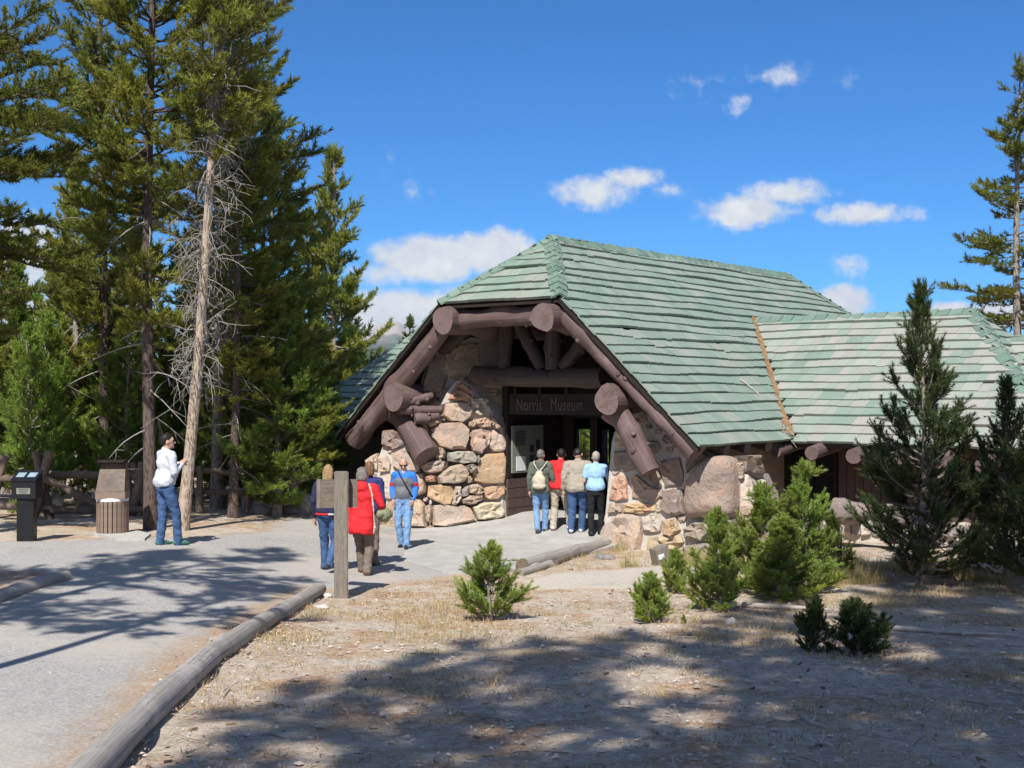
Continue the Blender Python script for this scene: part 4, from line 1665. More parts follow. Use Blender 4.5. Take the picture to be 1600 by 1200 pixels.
    return dict(trunk=trunk, crown=crown, branch=limbs.mesh('branches', M['bark_grey'] if bark != 'bark_dark' else M['bark_dark']), dead_branch=dead.mesh('dead_branches', M['dead_twig']), H=H)


def plant(proto, name, label, cat, loc, rz=0.0, scale=1.0, group=None, sx=None):
    t = thing(name, label, cat, loc, rz, group)
    t.scale = (sx or scale, sx or scale, scale)
    for key in ('trunk', 'crown', 'branch', 'dead_branch'):
        if proto.get(key) is not None:
            o = link(key, proto[key], t, (0, 0, 0))
            if key in ('branch', 'dead_branch'):
                o['kind'] = 'stuff'
    return t


C_ = np.array
# -- prototypes
tallA = gen_pine(1, 14.5, .118, .24, 1.95, 40, 5, C_(PINE_OLIVE), need=30, nw=.021, nl=.105, step=.105, dead_below=26, gap=.05, up=.65, twig=.48, Ls=.18, sparse=.85)
tallB = gen_pine(2, 13.5, .118, .22, 2.15, 36, 5, C_(PINE_OLIVE) * .92, need=30, nw=.021, nl=.105, step=.105, lean=(.5, 0), dead_below=22, gap=.08, up=.6, bark='bark_grey', twig=.48, Ls=.18, sparse=.85)
midA = gen_pine(3, 7.4, .11, .10, 1.65, 24, 6, C_(PINE_OLIVE) * 1.1, need=30, nw=.02, nl=.10, step=.115, dead_below=8, up=.8, bark='bark_grey', twig=.42, Ls=.17)
midB = gen_pine(4, 5.2, .085, .05, 1.5, 19, 6, C_(PINE_BRIGHT) * .92, need=30, nw=.02, nl=.10, step=.115, dead_below=6, up=.9, bark='bark_grey', twig=.42, Ls=.17)
midC = gen_pine(5, 4.2, .07, .04, 1.35, 16, 6, C_(PINE_BRIGHT), need=30, nw=.02, nl=.10, step=.115, up=.9, bark='bark_grey', twig=.42, Ls=.17)
farA = gen_pine(6, 9.5, .11, .15, 1.5, 24, 5, C_(PINE_DARK) * 1.15, need=20, nw=.045, nl=.17, Ls=.22, step=.17, twig=.45, bark='bark_grey')
farB = gen_pine(8, 7.5, .10, .12, 1.55, 20, 5, C_(PINE_OLIVE) * .9, need=20, nw=.045, nl=.17, Ls=.22, step=.17, twig=.45, bark='bark_grey')

# ---- tall trees at the left
def base_at(px, d):
    x = ray(px, 600)[0] * d
    return np.array([x, d, float(g(x, d)) - .05])


plant(tallA, 'pine_tree', 'tall straight pine with dark trunk behind the brown bin', 'tree', base_at(234, 22.6), 0.3, 1.0)
plant(tallB, 'pine_tree', 'tall pine right of the grey pine, its boughs reaching toward the sky over the roof', 'tree', base_at(337, 26.8), 0.25, 1.08, sx=1.2)

# the half-dead tan-barked pine in the middle of the group
rs_ = np.random.RandomState(40)
greyP = gen_pine(9, 13.2, .112, .50, 1.35, 26, 5, C_(PINE_OLIVE) * 1.05, need=30, nw=.021, nl=.105, step=.105, lean=(1.05, .1), bark='bark_tan', gap=.1, up=.5, twig=.48, Ls=.18)
gd = TubeSet()
zs = np.linspace(0, 13.2, 16)
for k in range(430):
    zz = 13.2 * rs_.uniform(.20, .80) ** 1.0
    p0 = np.array([1.05 * zz / 13.2, .1 * zz / 13.2, zz])
    L = rs_.uniform(.25, 1.0) * (1.0 if zz > 4 else 1.1)
    br = curve_branch(p0, rs_.rand() * 6.283, rs_.uniform(-.5, .6), L, rs_.choice([-3.5, -2.4, -1.2, .2, .8]) * rs_.uniform(.6, 1.2), rs_, 8, .24)
    gd.add(br, np.linspace(.011, .0035, 8) * rs_.uniform(.6, 1.25), 4)
    for s in range(3):
        i0 = rs_.randint(2, 6)
        dd = rs_.normal(0, .4, 3) + np.array([0, 0, -.55])
        gd.add(np.array([br[i0], br[i0] + dd * .14, br[i0] + dd * .26 + rs_.normal(0, .05, 3)]), [.007, .006, .003], 3)
greyP['dead_branch'] = gd.mesh('dead_branches', M['dead_twig'])
plant(greyP, 'half_dead_pine', 'leaning tan-barked pine hung with dead grey twigs, beside the man in white', 'tree', base_at(284, 22.3), 0, 1.0)

plant(gen_pine(10, 13.5, .16, .24, 2.7, 40, 5, C_(PINE_OLIVE) * .75, need=30, nw=.022, nl=.105, step=.105, twig=.48, Ls=.18, up=.35, el=(-.45, .6), gap=.05, side=(0.0, .15)),
      'pine_tree', 'dark pine at the left edge, only its drooping boughs in view', 'tree', base_at(-105, 20.5), 0, 1.0)
plant(tallA, 'pine_tree', 'tall dark pine further back between the left edge and the brown bin', 'tree', base_at(160, 27.5), 2.4, .97, sx=1.1)
plant(tallA, 'pine_tree', 'slender pine with a bare grey trunk foot just right of the leaning pine', 'tree', base_at(368, 24.9), 4.0, .66, sx=.85)
plant(midA, 'pine_tree', 'light green pine standing out against the white cloud left of the museum roof', 'tree', base_at(522, 36.5), 1.0, 1.30, sx=1.3)
plant(midA, 'pine_tree', 'bushy pine whose low boughs touch the left wing roof', 'tree', base_at(452, 26.2), 3.0, .60, sx=.95)
plant(midB, 'pine_tree', 'low bright pine between the second rail fence and the left wing', 'tree', base_at(432, 25.6), 2.0, .84, sx=1.0)
plant(midA, 'pine_tree', 'pine between the leaning grey pine and the left wing roof', 'tree', base_at(420, 29.0), 5.0, 1.2, sx=1.25)

# ---- thicket of younger pines beyond the rail fence
GR = 'young pines in the thicket beyond the rail fence'
rs = random.Random(21)
spots = [(30, 29, 'B'), (75, 27.5, 'C'), (120, 29.5, 'A'), (165, 30, 'B'), (95, 33, 'A'), (200, 27.2, 'C'), (255, 29.5, 'B'), (300, 31, 'A'), (345, 28, 'C'),
         (390, 29, 'B'), (425, 27.2, 'C'), (465, 30.5, 'B'), (500, 32, 'C'), (10, 34, 'A'), (215, 34, 'A'), (60, 38, 'B'), (140, 37, 'A'), (330, 36, 'A'), (270, 38, 'B'),
         (410, 36, 'A'), (-30, 31, 'B'), (480, 37, 'A'), (180, 42, 'A'), (380, 43, 'A'), (-60, 28, 'A'), (45, 25.8, 'C'), (550, 40, 'C'), (590, 44, 'C')]
for k, (px, d, ty) in enumerate(spots):
    pr = dict(A=midA, B=midB, C=midC)[ty]
    lb = {1: 'young pine right behind the black leaflet box, beyond the rail fence', 25: 'low young pine just beyond the rail fence between leaflet box and left edge', 5: 'young pine behind the litter bin, left of the dark straight trunk',
          8: 'young pine filling the gap right of the leaning pine', 10: 'young pine beyond the second rail fence, before the left wing', 2: 'taller young pine between the leaflet box and the litter bin',
          6: 'young pine showing between the dark straight trunk and the leaning pine', 11: 'young pine close to the left wing eave'}.get(k, 'young green pine in the thicket beyond the rail fence')
    plant(pr, 'young_pine', lb, 'tree', base_at(px, d), rs.uniform(0, 6.28), rs.uniform(.8, 1.1), GR)
# seen through the doorway
for k, (u, v) in enumerate([(36, 25.5), (35.5, 23.5), (38, 26.5), (39, 24.0), (41, 27), (37, 22)]):
    p = W(u, v, 0)
    plant(midB, 'young_pine', 'sunlit green pine seen through the museum doorway', 'tree', (p[0], p[1], float(g(p[0], p[1])) - .3), k * 1.1, 1.05, 'pines seen through the doorway')

# ---- wooded ground further off
rs = random.Random(5)
for k in range(70):
    d = rs.uniform(46, 150)
    px = rs.uniform(-60, 660)
    p = base_at(px, d)
    plant(farA if rs.random() < .55 else farB, 'distant_pine', 'pine in the far woods at the left, beyond the thicket', 'tree', p, rs.uniform(0, 6.28), rs.uniform(.65, 1.0), 'pines of the far woods')

# ---- tall sparse tree at the right edge
spar = gen_pine(12, 13.0, .17, .26, 2.3, 30, 6, C_(PINE_OLIVE) * .7, need=26, nw=.026, nl=.13, Ls=.2, step=.14, sparse=.85, dead_below=12, gap=.1, up=.3, el=(-.4, .5), bark='bark_grey', top_pow=.75, twig=.42)
rs_ = np.random.RandomState(3)
gd = TubeSet()
for k in range(90):
    zz = rs_.uniform(5.5, 12.8)
    br = curve_branch((0, 0, zz), rs_.rand() * 6.283, rs_.uniform(-.4, .4), rs_.uniform(.25, .9) * (1.15 - zz / 16), rs_.uniform(-.8, .6), rs_, 5)
    gd.add(br, np.linspace(.013, .004, 5), 4)
spar['dead_branch'] = gd.mesh('dead_branches', M['dead_twig'])
p = base_at(1592, 37.0)
plant(spar, 'sparse_pine', 'tall thin pine with bare top behind the roof at the right edge', 'tree', (p[0], p[1], -.6), 0.8, 1.0)
for k, (px, d, s) in enumerate([(1668, 41, 1.0), (1730, 38, .9)]):
    p = base_at(px, d)
    plant(tallB, 'pine_tree', 'pine standing beyond the right edge behind the wing', 'tree', (p[0], p[1], -.6), k * 2.0, s, 'pines outside the right edge')

# ---- the pines before the right wing, needles darkened for tree shade
darkP = gen_pine(13, 4.6, .06, .03, 1.27, 24, 6, C_(PINE_SHADED), need=62, nw=.010, nl=.07, Ls=.17, step=.105, twig=.35, up=1.35, el=(-.05, 1.0), top_pow=.88, base_in=.9, dead_below=14, bark='bark_grey', tipcol=1.3, sparse=.95, wob_=.02)
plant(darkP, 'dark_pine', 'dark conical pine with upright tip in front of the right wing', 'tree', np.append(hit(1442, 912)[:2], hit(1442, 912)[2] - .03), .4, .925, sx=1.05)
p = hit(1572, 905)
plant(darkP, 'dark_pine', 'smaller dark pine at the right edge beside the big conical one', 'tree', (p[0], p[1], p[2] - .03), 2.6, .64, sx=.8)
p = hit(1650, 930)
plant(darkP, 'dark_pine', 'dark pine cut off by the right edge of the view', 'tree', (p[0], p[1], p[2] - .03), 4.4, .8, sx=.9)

def sapling(seed, H, Rr, whorls, per, color, need=100, nl=.06, Ls=.16, nw=.009, step=.066, twig=.24):
    return gen_pine(seed, H, .012 + .012 * H, .03, Rr, whorls, per, C_(color), need=need, nw=nw, nl=nl, Ls=Ls, step=step, twig=twig, up=1.3, el=(.15, 1.05), top_pow=.7, base_in=.75, bark='bark_grey', tipcol=1.15, wob_=.015, seg=6)


SAP = (0.28, 0.36, 0.08)
sapA = sapling(20, 1.0, .50, 7, 6, SAP)
sapB = sapling(21, 1.75, .60, 11, 7, SAP)
sapC = sapling(22, 2.1, .72, 11, 7, SAP)
sapD = sapling(23, .75, .36, 7, 7, SAP)


def put_sap(proto, px, py, top, label, rz, wide=1.0, H0=None):
    p = hit(px, py)
    h = (py - top) / FPX * p[1]
    s = h / (proto['H'] * 1.04 + .20)
    plant(proto, 'pine_sapling', label, 'sapling', (p[0], p[1], p[2] - .02), rz, s, sx=s * wide * 1.25)


put_sap(sapA, 765, 968, 846, 'lone bright green pine sapling in front of the porch slab', 2.6, 1.12)
put_sap(sapD, 1016, 970, 893, 'low round bright sapling at the left of the sapling row', 1.0, 1.1)
put_sap(sapD, 1054, 925, 856, 'thin sapling behind the low round one', 2.0, .9)
put_sap(sapB, 1122, 952, 790, 'bright green sapling in front of the big boulder', 1.6, 1.0)
put_sap(sapC, 1258, 925, 716, 'tallest bright sapling, before the teal window sill', .2, 1.05)
put_sap(sapB, 1192, 922, 752, 'bushy bright sapling between the boulder and the tallest sapling', 2.9, 1.25)
put_sap(sapB, 1222, 935, 800, 'wide low sapling at the foot of the tallest sapling', 4.2, 1.5)
darkS = sapling(24, 1.6, .62, 10, 6, PINE_DARK)
put_sap(darkS, 1300, 905, 795, 'darker sapling leaning right of the tallest bright one', 4.9, 1.0)
darkS2 = sapling(25, .8, .55, 6, 7, PINE_SHADED)
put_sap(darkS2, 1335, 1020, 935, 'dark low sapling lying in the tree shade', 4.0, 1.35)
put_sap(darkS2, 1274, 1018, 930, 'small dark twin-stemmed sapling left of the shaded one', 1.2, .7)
put_sap(sapD, 1068, 974, 958, 'tiny pine seedling near the shade edge', 1.2, .8)

# ---- trees behind the viewpoint that shade the foreground
shadeA = gen_pine(30, 21.0, .20, .42, 2.3, 22, 4, C_(PINE_OLIVE), need=16, nw=.06, nl=.2, Ls=.26, step=.18, twig=.55)
shadeB = gen_pine(33, 21.0, .20, .66, 2.4, 14, 4, C_(PINE_OLIVE), need=16, nw=.06, nl=.2, Ls=.26, step=.18, twig=.55)
tanE = math.tan(SUN_ELEV)


def shade_tree(px, py, H, k, sx=1.0):
    p = hit(px, py)
    s = H / tanE
    for _ in range(6):
        q = p[:2] - LH * s
        zb = float(g(q[0], q[1]))
        s = (H + zb - p[2]) / tanE
    t = plant(shadeB if k < 2 else shadeA, 'shade_pine', 'tall pine behind the viewpoint whose shade falls on the foreground', 'tree', (q[0], q[1], zb - .1), k * 1.7, H / 21.0, 'pines behind the viewpoint', sx=sx)
    return t


for k, (px, py, H, sx) in enumerate([(735, 1000, 19, .5), (850, 1000, 20, .62), (985, 985, 21, .7), (1210, 930, 22, .95), (1380, 880, 24, 1.1), (1540, 870, 25, 1.1), (1720, 900, 24, 1.1),
                                     (1500, 1000, 22, 1.1), (1290, 1030, 20, .95)]):
    shade_tree(px, py, H, k, sx)
# pines left of the view, whose boughs shade the path
sideP = gen_pine(31, 11.5, .12, .62, 1.7, 14, 4, C_(PINE_OLIVE), need=16, nw=.05, nl=.18, Ls=.24, step=.18, twig=.5, sparse=.42, gap=.3)
for k, (px, py, H) in enumerate([(410, 862, 12.5), (250, 868, 13.5), (425, 925, 11.0), (140, 895, 12)]):
    p = hit(px, py)
    s = H / tanE
    q = p[:2] - LH * s
    plant(sideP, 'side_pine', 'pine left of the view whose boughs shade the path', 'tree', (q[0], q[1], float(g(*q)) - .05), k * 2.1, H / 11.5, 'pines left of the view')
    print('side pine', q, project((q[0] + 1.6, q[1], 3)))

# ------------------------------------------------------------------ street furniture
# long edging log beside the path
def lay_log(name, label, cat, pts_px, r, seed, lift=.55, seg=16, mats=None, knots=5, bump=.04, fn=g, sub=6, group=None):
    pts = [hit(x, y, fn) for x, y in pts_px]
    out, rr = [], []
    n = len(pts)
    for k in range(n - 1):
        for j in range(sub):
            t = j / sub
            out.append(pts[k] + (pts[k + 1] - pts[k]) * t)
            rr.append(r[0] + (r[1] - r[0]) * (k + t) / (n - 1))
    out.append(pts[-1]); rr.append(r[1])
    out = np.array(out)
    sm = out.copy()
    for _ in range(4):
        sm[1:-1] = (sm[:-2] + 2 * sm[1:-1] + sm[2:]) / 4
    sm[:, 2] += np.array(rr) * lift
    base = sm[len(sm) // 2].copy()
    base[2] -= rr[len(rr) // 2] * lift
    mb = MB()
    mb.tube(sm - base, rr, seg, True, 0, 1, bump, seed, knots)
    o = mb.build(name, mats or [M['grey_wood'], M['grey_end']], None, True, tuple(base))
    for p in o.data.polygons:
        if p.material_index == 1:
            p.use_smooth = False
    return tag(o, label, cat, group)


lay_log('edging_log', 'long weathered grey log edging the gravel path', 'log',
        [(100, 1270), (180, 1180), (245, 1112), (330, 1032), (400, 985), (450, 955), (500, 926)], (.112, .088), 1)
lay_log('edging_log', 'short grey log edging the earth bed at the left edge', 'log', [(-60, 962), (10, 936), (60, 917), (103, 907)], (.09, .085), 2)
lay_log('porch_log', 'dark weathered timber along the right edge of the porch slab', 'log', [(816, 893), (860, 880), (915, 864), (962, 852)], (.115, .10), 3, .75, mats=[M['grey_wood'], M['brown_wood']])
lay_log('step_timber', 'pale short timber lying below the left end of the porch timber', 'log', [(812, 900), (836, 893), (862, 884)], (.07, .065), 4, .5)
lay_log('step_timber', 'brown short timber lying below the middle of the porch timber', 'log', [(864, 885), (880, 878), (893, 872)], (.06, .055), 5, .5, mats=[M['brown_wood'], M['brown_wood']])
# big grey log against the wing wall
mb = MB()
a, b = P(1303, 797, 23.4), P(1420, 806, 22.5)
n_ = 16
t_ = np.linspace(0, 1, n_)[:, None]
rad = .205 + .03 * np.sin(np.linspace(0, 9, n_)) - .06 * np.linspace(0, 1, n_)
base = (a + b) / 2
mb.tube(a + (b - a) * t_ - base, rad, 18, True, 0, 1, .09, 8, 9)
o = mb.build('wall_log', [simple('mauve_weathered_log', (.22, .175, .165), .8, .3, 8, .6, .02, (1, 1, 3)), M['grey_end']], None, True, tuple(base))
tag(o, 'thick mauve-grey log lying against the right wing below its plank wall', 'log')

# signpost seen from behind
p = hit(533, 932)
z0 = p[2] - .06
sp = thing('signpost', 'weathered wooden post with a blank sign back, between the path and the dry grass', 'sign', (p[0], p[1], z0))
hpost = (932 - 737) / FPX * p[1] + .06
wpost = .185
mb = MB()
mb.box((0, 0, hpost / 2), (wpost, wpost * .9, hpost), .15)
o = mb.build('post', M['post_wood'], sp, False, (0, 0, 0))
bm = bmesh.new(); bm.from_mesh(o.data); bmesh.ops.bevel(bm, geom=bm.edges[:], offset=.012, segments=2, affect='EDGES'); bm.to_mesh(o.data); bm.free()
for kx, (x0, x1, y0, y1, nm) in enumerate([(495, 558, 749, 793, 'sign_board')]):
    d = p[1] + .12
    A, B = P(x0, y0, d), P(x1, y1, d)
    mb = MB()
    mb.box(((A[0] + B[0]) / 2 - p[0], .12, (A[2] + B[2]) / 2 - z0), (B[0] - A[0], .045, A[2] - B[2]), .06)
    mb.build(nm, M['board_brown'], sp, False, (0, 0, 0))
    mb = MB()
    mb.box((A[0] - p[0] + .03, .09, (A[2] + B[2]) / 2 - z0), (.05, .03, A[2] - B[2] + .01), .06)
    mb.build('batten', M['post_wood'], sp, False, (0, 0, 0))

# pamphlet box on its post
p = hit(42, 846)
s = p[1] / FPX
bx = thing('leaflet_box', 'black leaflet box with sloped lid on a black post', 'leaflet box', (p[0], p[1], p[2] - .03))
mb = MB(); hp = (846 - 778) * s + .05
mb.box((0, 0, hp / 2), (25 * s, 22 * s, hp), .1)
mb.build('post', M['black'], bx, False, (0, 0, 0))
mb = MB()
w_, dpt, zb, zt = 37 * s, .30, hp - .02, (846 - 751) * s
y0, y1 = -dpt / 2, dpt / 2
hb = zb + .30
mb.add([(-w_ / 2, y0, zb), (w_ / 2, y0, zb), (w_ / 2, y1, zb), (-w_ / 2, y1, zb), (-w_ / 2, y0, hb - .02), (w_ / 2, y0, hb - .02), (w_ / 2, y1, hb + .10), (-w_ / 2, y1, hb + .10)],
       [(0, 3, 2, 1), (4, 5, 6, 7), (0, 1, 5, 4), (1, 2, 6, 5), (2, 3, 7, 6), (3, 0, 4, 7)])
mb.build('box', M['black'], bx, False, (0, 0, 0))
mb = MB()
mb.add([(-w_ / 2 - .012, y0 - .02, hb - .02), (w_ / 2 + .012, y0 - .02, hb - .02), (w_ / 2 + .012, y1 + .01, hb + .115), (-w_ / 2 - .012, y1 + .01, hb + .115),
        (-w_ / 2 - .012, y0 - .02, hb), (w_ / 2 + .012, y0 - .02, hb), (w_ / 2 + .012, y1 + .01, hb + .135), (-w_ / 2 - .012, y1 + .01, hb + .135)],
       [(0, 3, 2, 1), (4, 5, 6, 7), (0, 1, 5, 4), (1, 2, 6, 5), (2, 3, 7, 6), (3, 0, 4, 7)])
mb.build('lid', M['black'], bx, False, (0, 0, 0))
mb = MB(); mb.box((.0, y0 - .006, zb + .12), (.22, .008, .095)); mb.build('notice', M['board_grey'], bx, False, (0, 0, 0))
for k in range(3):
    mb = MB(); mb.box((-.0, y0 - .012, zb + .15 - k * .028), (.17 - k * .03, .004, .007)); mb.build('printed_line', M['print'], bx, False, (0, 0, 0))
mb = MB()
for xx in (-.09, .09):
    c = (xx, 0.0, hb + .0685)
    sl = math.atan2(.135, dpt + .03)
    mb.box(c, (.13, .16, .006), 0, 0, Matrix.Rotation(sl, 3, 'X'))
mb.build('lid_label', simple('pale_blue_label', (.28, .36, .42), .3, .1, 8, 0), bx, False, (0, 0, 0))

# litter bin with ribbed drum and slanted hood
p = hit(176, 836)
s = p[1] / FPX
bn = thing('litter_bin', 'tan slatted litter bin with scuffed brown hood and white liner showing', 'litter bin', (p[0], p[1], p[2]))
mb = MB(); mb.tube([(0, 0, -.06), (0, 0, .05)], .33, 20); mb.build('base_ring', M['concrete_pad'], bn, False, (0, 0, 0))
rB = 23 * s
hB = (836 - 782) * s
mb = MB(); mb.tube([(0, 0, .04), (0, 0, hB)], rB - .02, 24); mb.build('drum', M['bin_metal'], bn, True, (0, 0, 0))
slat_me = None
for k in range(22):
    a_ = k * 6.2832 / 22
    if slat_me is None:
        m2 = MB(); m2.box((0, 0, 0), (2 * math.pi * rB / 22 * .8, .03, hB - .05)); slat_me = mesh_from('slat', m2.V, m2.F, False, [M['bin']])
    o = link('slat', slat_me, bn, (math.cos(a_) * rB, math.sin(a_) * rB, (hB + .04) / 2))
    o.rotation_euler = (0, 0, a_ + math.pi / 2)
mb = MB(); mb.tube([(0, 0, hB - .005), (0, 0, hB + .03), (0, 0, hB + .05)], [rB + .01, rB + .02, rB - .02], 24); mb.build('liner', M['paper'], bn, True, (0, 0, 0))
mb = MB()
z1, z2 = hB + .04, (836 - 721) * s
wB = 43 * s
mb.box((0, 0, z1 + .06), (wB + .02, wB * .98, .13), .12)
mb.build('collar', M['bin'], bn, False, (0, 0, 0))
mb = MB()
zc = z1 + .125
f = [(-wB / 2, -wB / 2, zc), (wB / 2, -wB / 2, zc), (wB / 2, wB / 2, zc), (-wB / 2, wB / 2, zc), (-wB / 2 + .05, -wB / 2 + .16, z2 - .03), (wB / 2 - .01, -wB / 2 + .16, z2 - .03), (wB / 2 - .01, wB / 2 - .05, z2), (-wB / 2 + .05, wB / 2 - .05, z2)]
mb.add(f, [(0, 3, 2, 1), (4, 5, 6, 7), (0, 1, 5, 4), (1, 2, 6, 5), (2, 3, 7, 6), (3, 0, 4, 7)])
o = mb.build('hood', M['bin_metal'], bn, False, (0, 0, 0))
o.rotation_euler = (0, 0, .12)
mb = MB(); mb.box((0.0, -.03, z2 + .005), (wB - .02, .34, .03)); o = mb.build('hood_cap', M['dark_wood'], bn, False, (0, 0, 0)); o.rotation_euler = (0, 0, .12)
mb = MB()
q = [hit(x, y) for x, y in [(150, 838), (182, 846), (226, 846), (236, 838), (214, 833)]]
c = sum(q) / len(q)
mb.extrude([v_ - c + np.array([0, 0, -.05]) for v_ in q][::-1], (0, 0, .10))
o = mb.build('bin_pad', M['concrete_pad'], None, False, tuple(c)); tag(o, 'pale concrete pad beneath the litter bin', 'concrete pad')


# rail fence of logs
def fence_rail(fr, name, x0, y0, x1, y1, d0, d1, r, seed):
    a, b = P(x0, y0, d0), P(x1, y1, d1)
    mb = MB()
    t = np.linspace(0, 1, 8)[:, None]
    base = np.array(fr.location)
    mb.tube(a + (b - a) * t - base, np.linspace(r, r * .9, 8), 10, True, 0, 1, .05, seed, 2)
    mb.build(name, [M['brown_wood'], M['grey_end']], fr, True, (0, 0, 0))


p = base_at(70, 24.6)
fr = thing('rail_fence', 'rustic log rail fence with crossed posts behind the leaflet box and bin', 'fence', p)
for k, (x0, y0, x1, y1, d0, d1, r) in enumerate([(-80, 749, 70, 747, 24.6, 24.6, .075), (48, 742, 218, 742, 24.7, 25.2, .075), (-60, 790, 85, 793, 24.5, 24.6, .07), (78, 797, 225, 796, 24.6, 25.0, .075),
                                                  (70, 748, 165, 794, 24.4, 24.7, .075), (205, 745, 262, 760, 25.1, 25.3, .07)]):
    fence_rail(fr, 'rail', x0, y0, x1, y1, d0, d1, r, 70 + k)
for k, (x0, y0, x1, y1, d) in enumerate([(50, 815, 78, 705, 24.5), (80, 815, 55, 705, 24.7), (205, 812, 222, 722, 25.1), (230, 812, 208, 722, 25.2), (-20, 815, 8, 712, 24.6)]):
    fence_rail(fr, 'post', x0, y0, x1, y1, d, d, .085, 80 + k)
p = base_at(400, 25.5)
fr2 = thing('rail_fence', 'log rail fence running behind the tree trunks toward the museum wall', 'fence', p)
for k, (x0, y0, x1, y1, d0, d1, r) in enumerate([(290, 732, 395, 742, 25.6, 25.8, .06), (385, 740, 470, 741, 25.8, 26.5, .06), (300, 768, 400, 770, 25.7, 25.8, .06)]):
    fence_rail(fr2, 'rail', x0, y0, x1, y1, d0, d1, r, 90 + k)
for k, (x, d) in enumerate([(312, 25.6), (388, 25.8), (462, 26.4)]):
    fence_rail(fr2, 'post', x, 800, x, 728, d, d, .07, 95 + k)

# ------------------------------------------------------------------ signs of the museum
zs_ = 3.02
sg = thing('museum_sign', 'dark hanging board lettered Norris Museum beneath the porch tie beam', 'sign', P(872, 660, 25.6))
A, B = P(797, 632, 26.25), P(948, 632, 25.05)
dv = (B - A); Ls_ = np.linalg.norm(dv); dv /= Ls_
ang = math.atan2(dv[1], dv[0])
ctr = (A + B) / 2
base = np.array(sg.location)
mb = MB(); mb.box(ctr - base, (Ls_, .05, .42), ang); mb.build('board', M['dark_wood'], sg, False, (0, 0, 0))
mb = MB()
for f_ in (.06, .32, .6, .94):
    q = A + dv * Ls_ * f_ - base
    mb = MB()
    mb.box((q[0], q[1], q[2] + .34), (.05, .05, .5), ang)
    mb.build('hanger', M['dark_wood'], sg, False, (0, 0, 0))
nrm = np.array([dv[1], -dv[0], 0])


def text_mesh(body, size, name, mat, parent, loc, rot, extr=.008):
    cu = bpy.data.curves.new('text', 'FONT')
    cu.body = body
    cu.size = size
    cu.extrude = extr
    cu.align_x = 'LEFT'
    cu.space_character = 1.12
    o = bpy.data.objects.new('text_tmp', cu)
    COL.objects.link(o)
    dg = bpy.context.evaluated_depsgraph_get()
    me = bpy.data.meshes.new_from_object(o.evaluated_get(dg))
    bpy.data.objects.remove(o)
    bpy.data.curves.remove(cu)
    me.name = name
    me.materials.clear(); me.materials.append(mat)
    o = bpy.data.objects.new(name, me)
    COL.objects.link(o)
    o.parent = parent
    o.location = loc
    o.rotation_euler = rot
    return o


for word, f_ in (('Norris', .08), ('Museum', .44)):
    q = A + dv * Ls_ * f_ + nrm * .035 - base
    o = text_mesh(word, .36, 'lettering', M['letter'], sg, (q[0], q[1], q[2] - .12), (math.pi / 2, 0, ang))
    o.scale = (.56, 1, 1)

# notice board on the porch wall
nb = thing('notice_board', 'pale exhibit panel with four dark photographs on the left porch wall', 'notice board', W(21.4, 16.55, 1.2))
base = np.array(nb.location)
va_ = math.atan2(UU[1], UU[0])
mb = MB(); mb.box(W(21.25, 16.585, 1.62) - base, (1.05, .04, .98), va_); mb.build('panel', M['board_grey'], nb, False, (0, 0, 0))
for (du, zz, ww, hh) in [(.12, 1.62, .15, .15), (.33, 1.70, .13, .2), (.12, 1.40, .15, .16), (.33, 1.40, .15, .16)]:
    mb = MB(); q = W(21.25 + du, 16.56, zz) - base; mb.box(q, (ww, .012, hh), va_); mb.build('photograph', M['print'], nb, False, (0, 0, 0))
mb = MB(); q = W(21.0, 16.56, 1.32) - base; mb.box(q, (.3, .01, .3), va_); mb.build('printed_sheet', M['paper'], nb, False, (0, 0, 0))
mb = MB()
for k in range(7):
    q = W(20.98, 16.557, 1.98 - k * .045) - base
    mb.box(q, (.36 - .03 * (k % 3), .008, .014), va_)
mb.build('text_lines', M['print'], nb, False, (0, 0, 0))

# low grey stub sign in the grass
p = hit(1032, 882)
st = thing('stub_sign', 'low grey wooden stub with a small white plate beside the sandy trail', 'sign', (p[0], p[1], p[2] - .03), .5)
mb = MB(); mb.box((0, 0, .15), (.26, .18, .34), 0, 0, Matrix.Rotation(-.25, 3, 'Y')); mb.build('block', M['post_wood'], st, False, (0, 0, 0))
mb = MB(); mb.box((-.05, -.097, .17), (.11, .008, .08), 0, 0, Matrix.Rotation(-.25, 3, 'Y')); mb.build('plate', M['paper'], st, False, (0, 0, 0))

# ------------------------------------------------------------------ rocks, sticks, pole on the roof
def rock(label, px, py, wpx, hpx, mat, seed, group=None, name='rock'):
    p = hit(px, py)
    s = p[1] / FPX
    bm = bmesh.new()
    bmesh.ops.create_icosphere(bm, subdivisions=3, radius=1)
    rs = random.Random(seed)
    off = Vector((rs.uniform(0, 50), rs.uniform(0, 50), 0))
    for v in bm.verts:
        k = 1 + .28 * mnoise.noise(v.co * 1.1 + off) + .1 * mnoise.noise(v.co * 3 + off)
        v.co = v.co * k
        v.co.x *= wpx * s / 2
        v.co.y *= wpx * s / 2 * .85
        v.co.z *= hpx * s * .75
        v.co.z += hpx * s * .22
    me = bpy.data.meshes.new(name)
    bm.to_mesh(me)
    bm.free()
    me.materials.append(mat)
    me.polygons.foreach_set('use_smooth', np.ones(len(me.polygons), dtype=bool))
    return tag(link(name, me, None, (p[0], p[1], p[2] - .02)), label, 'rock', group)


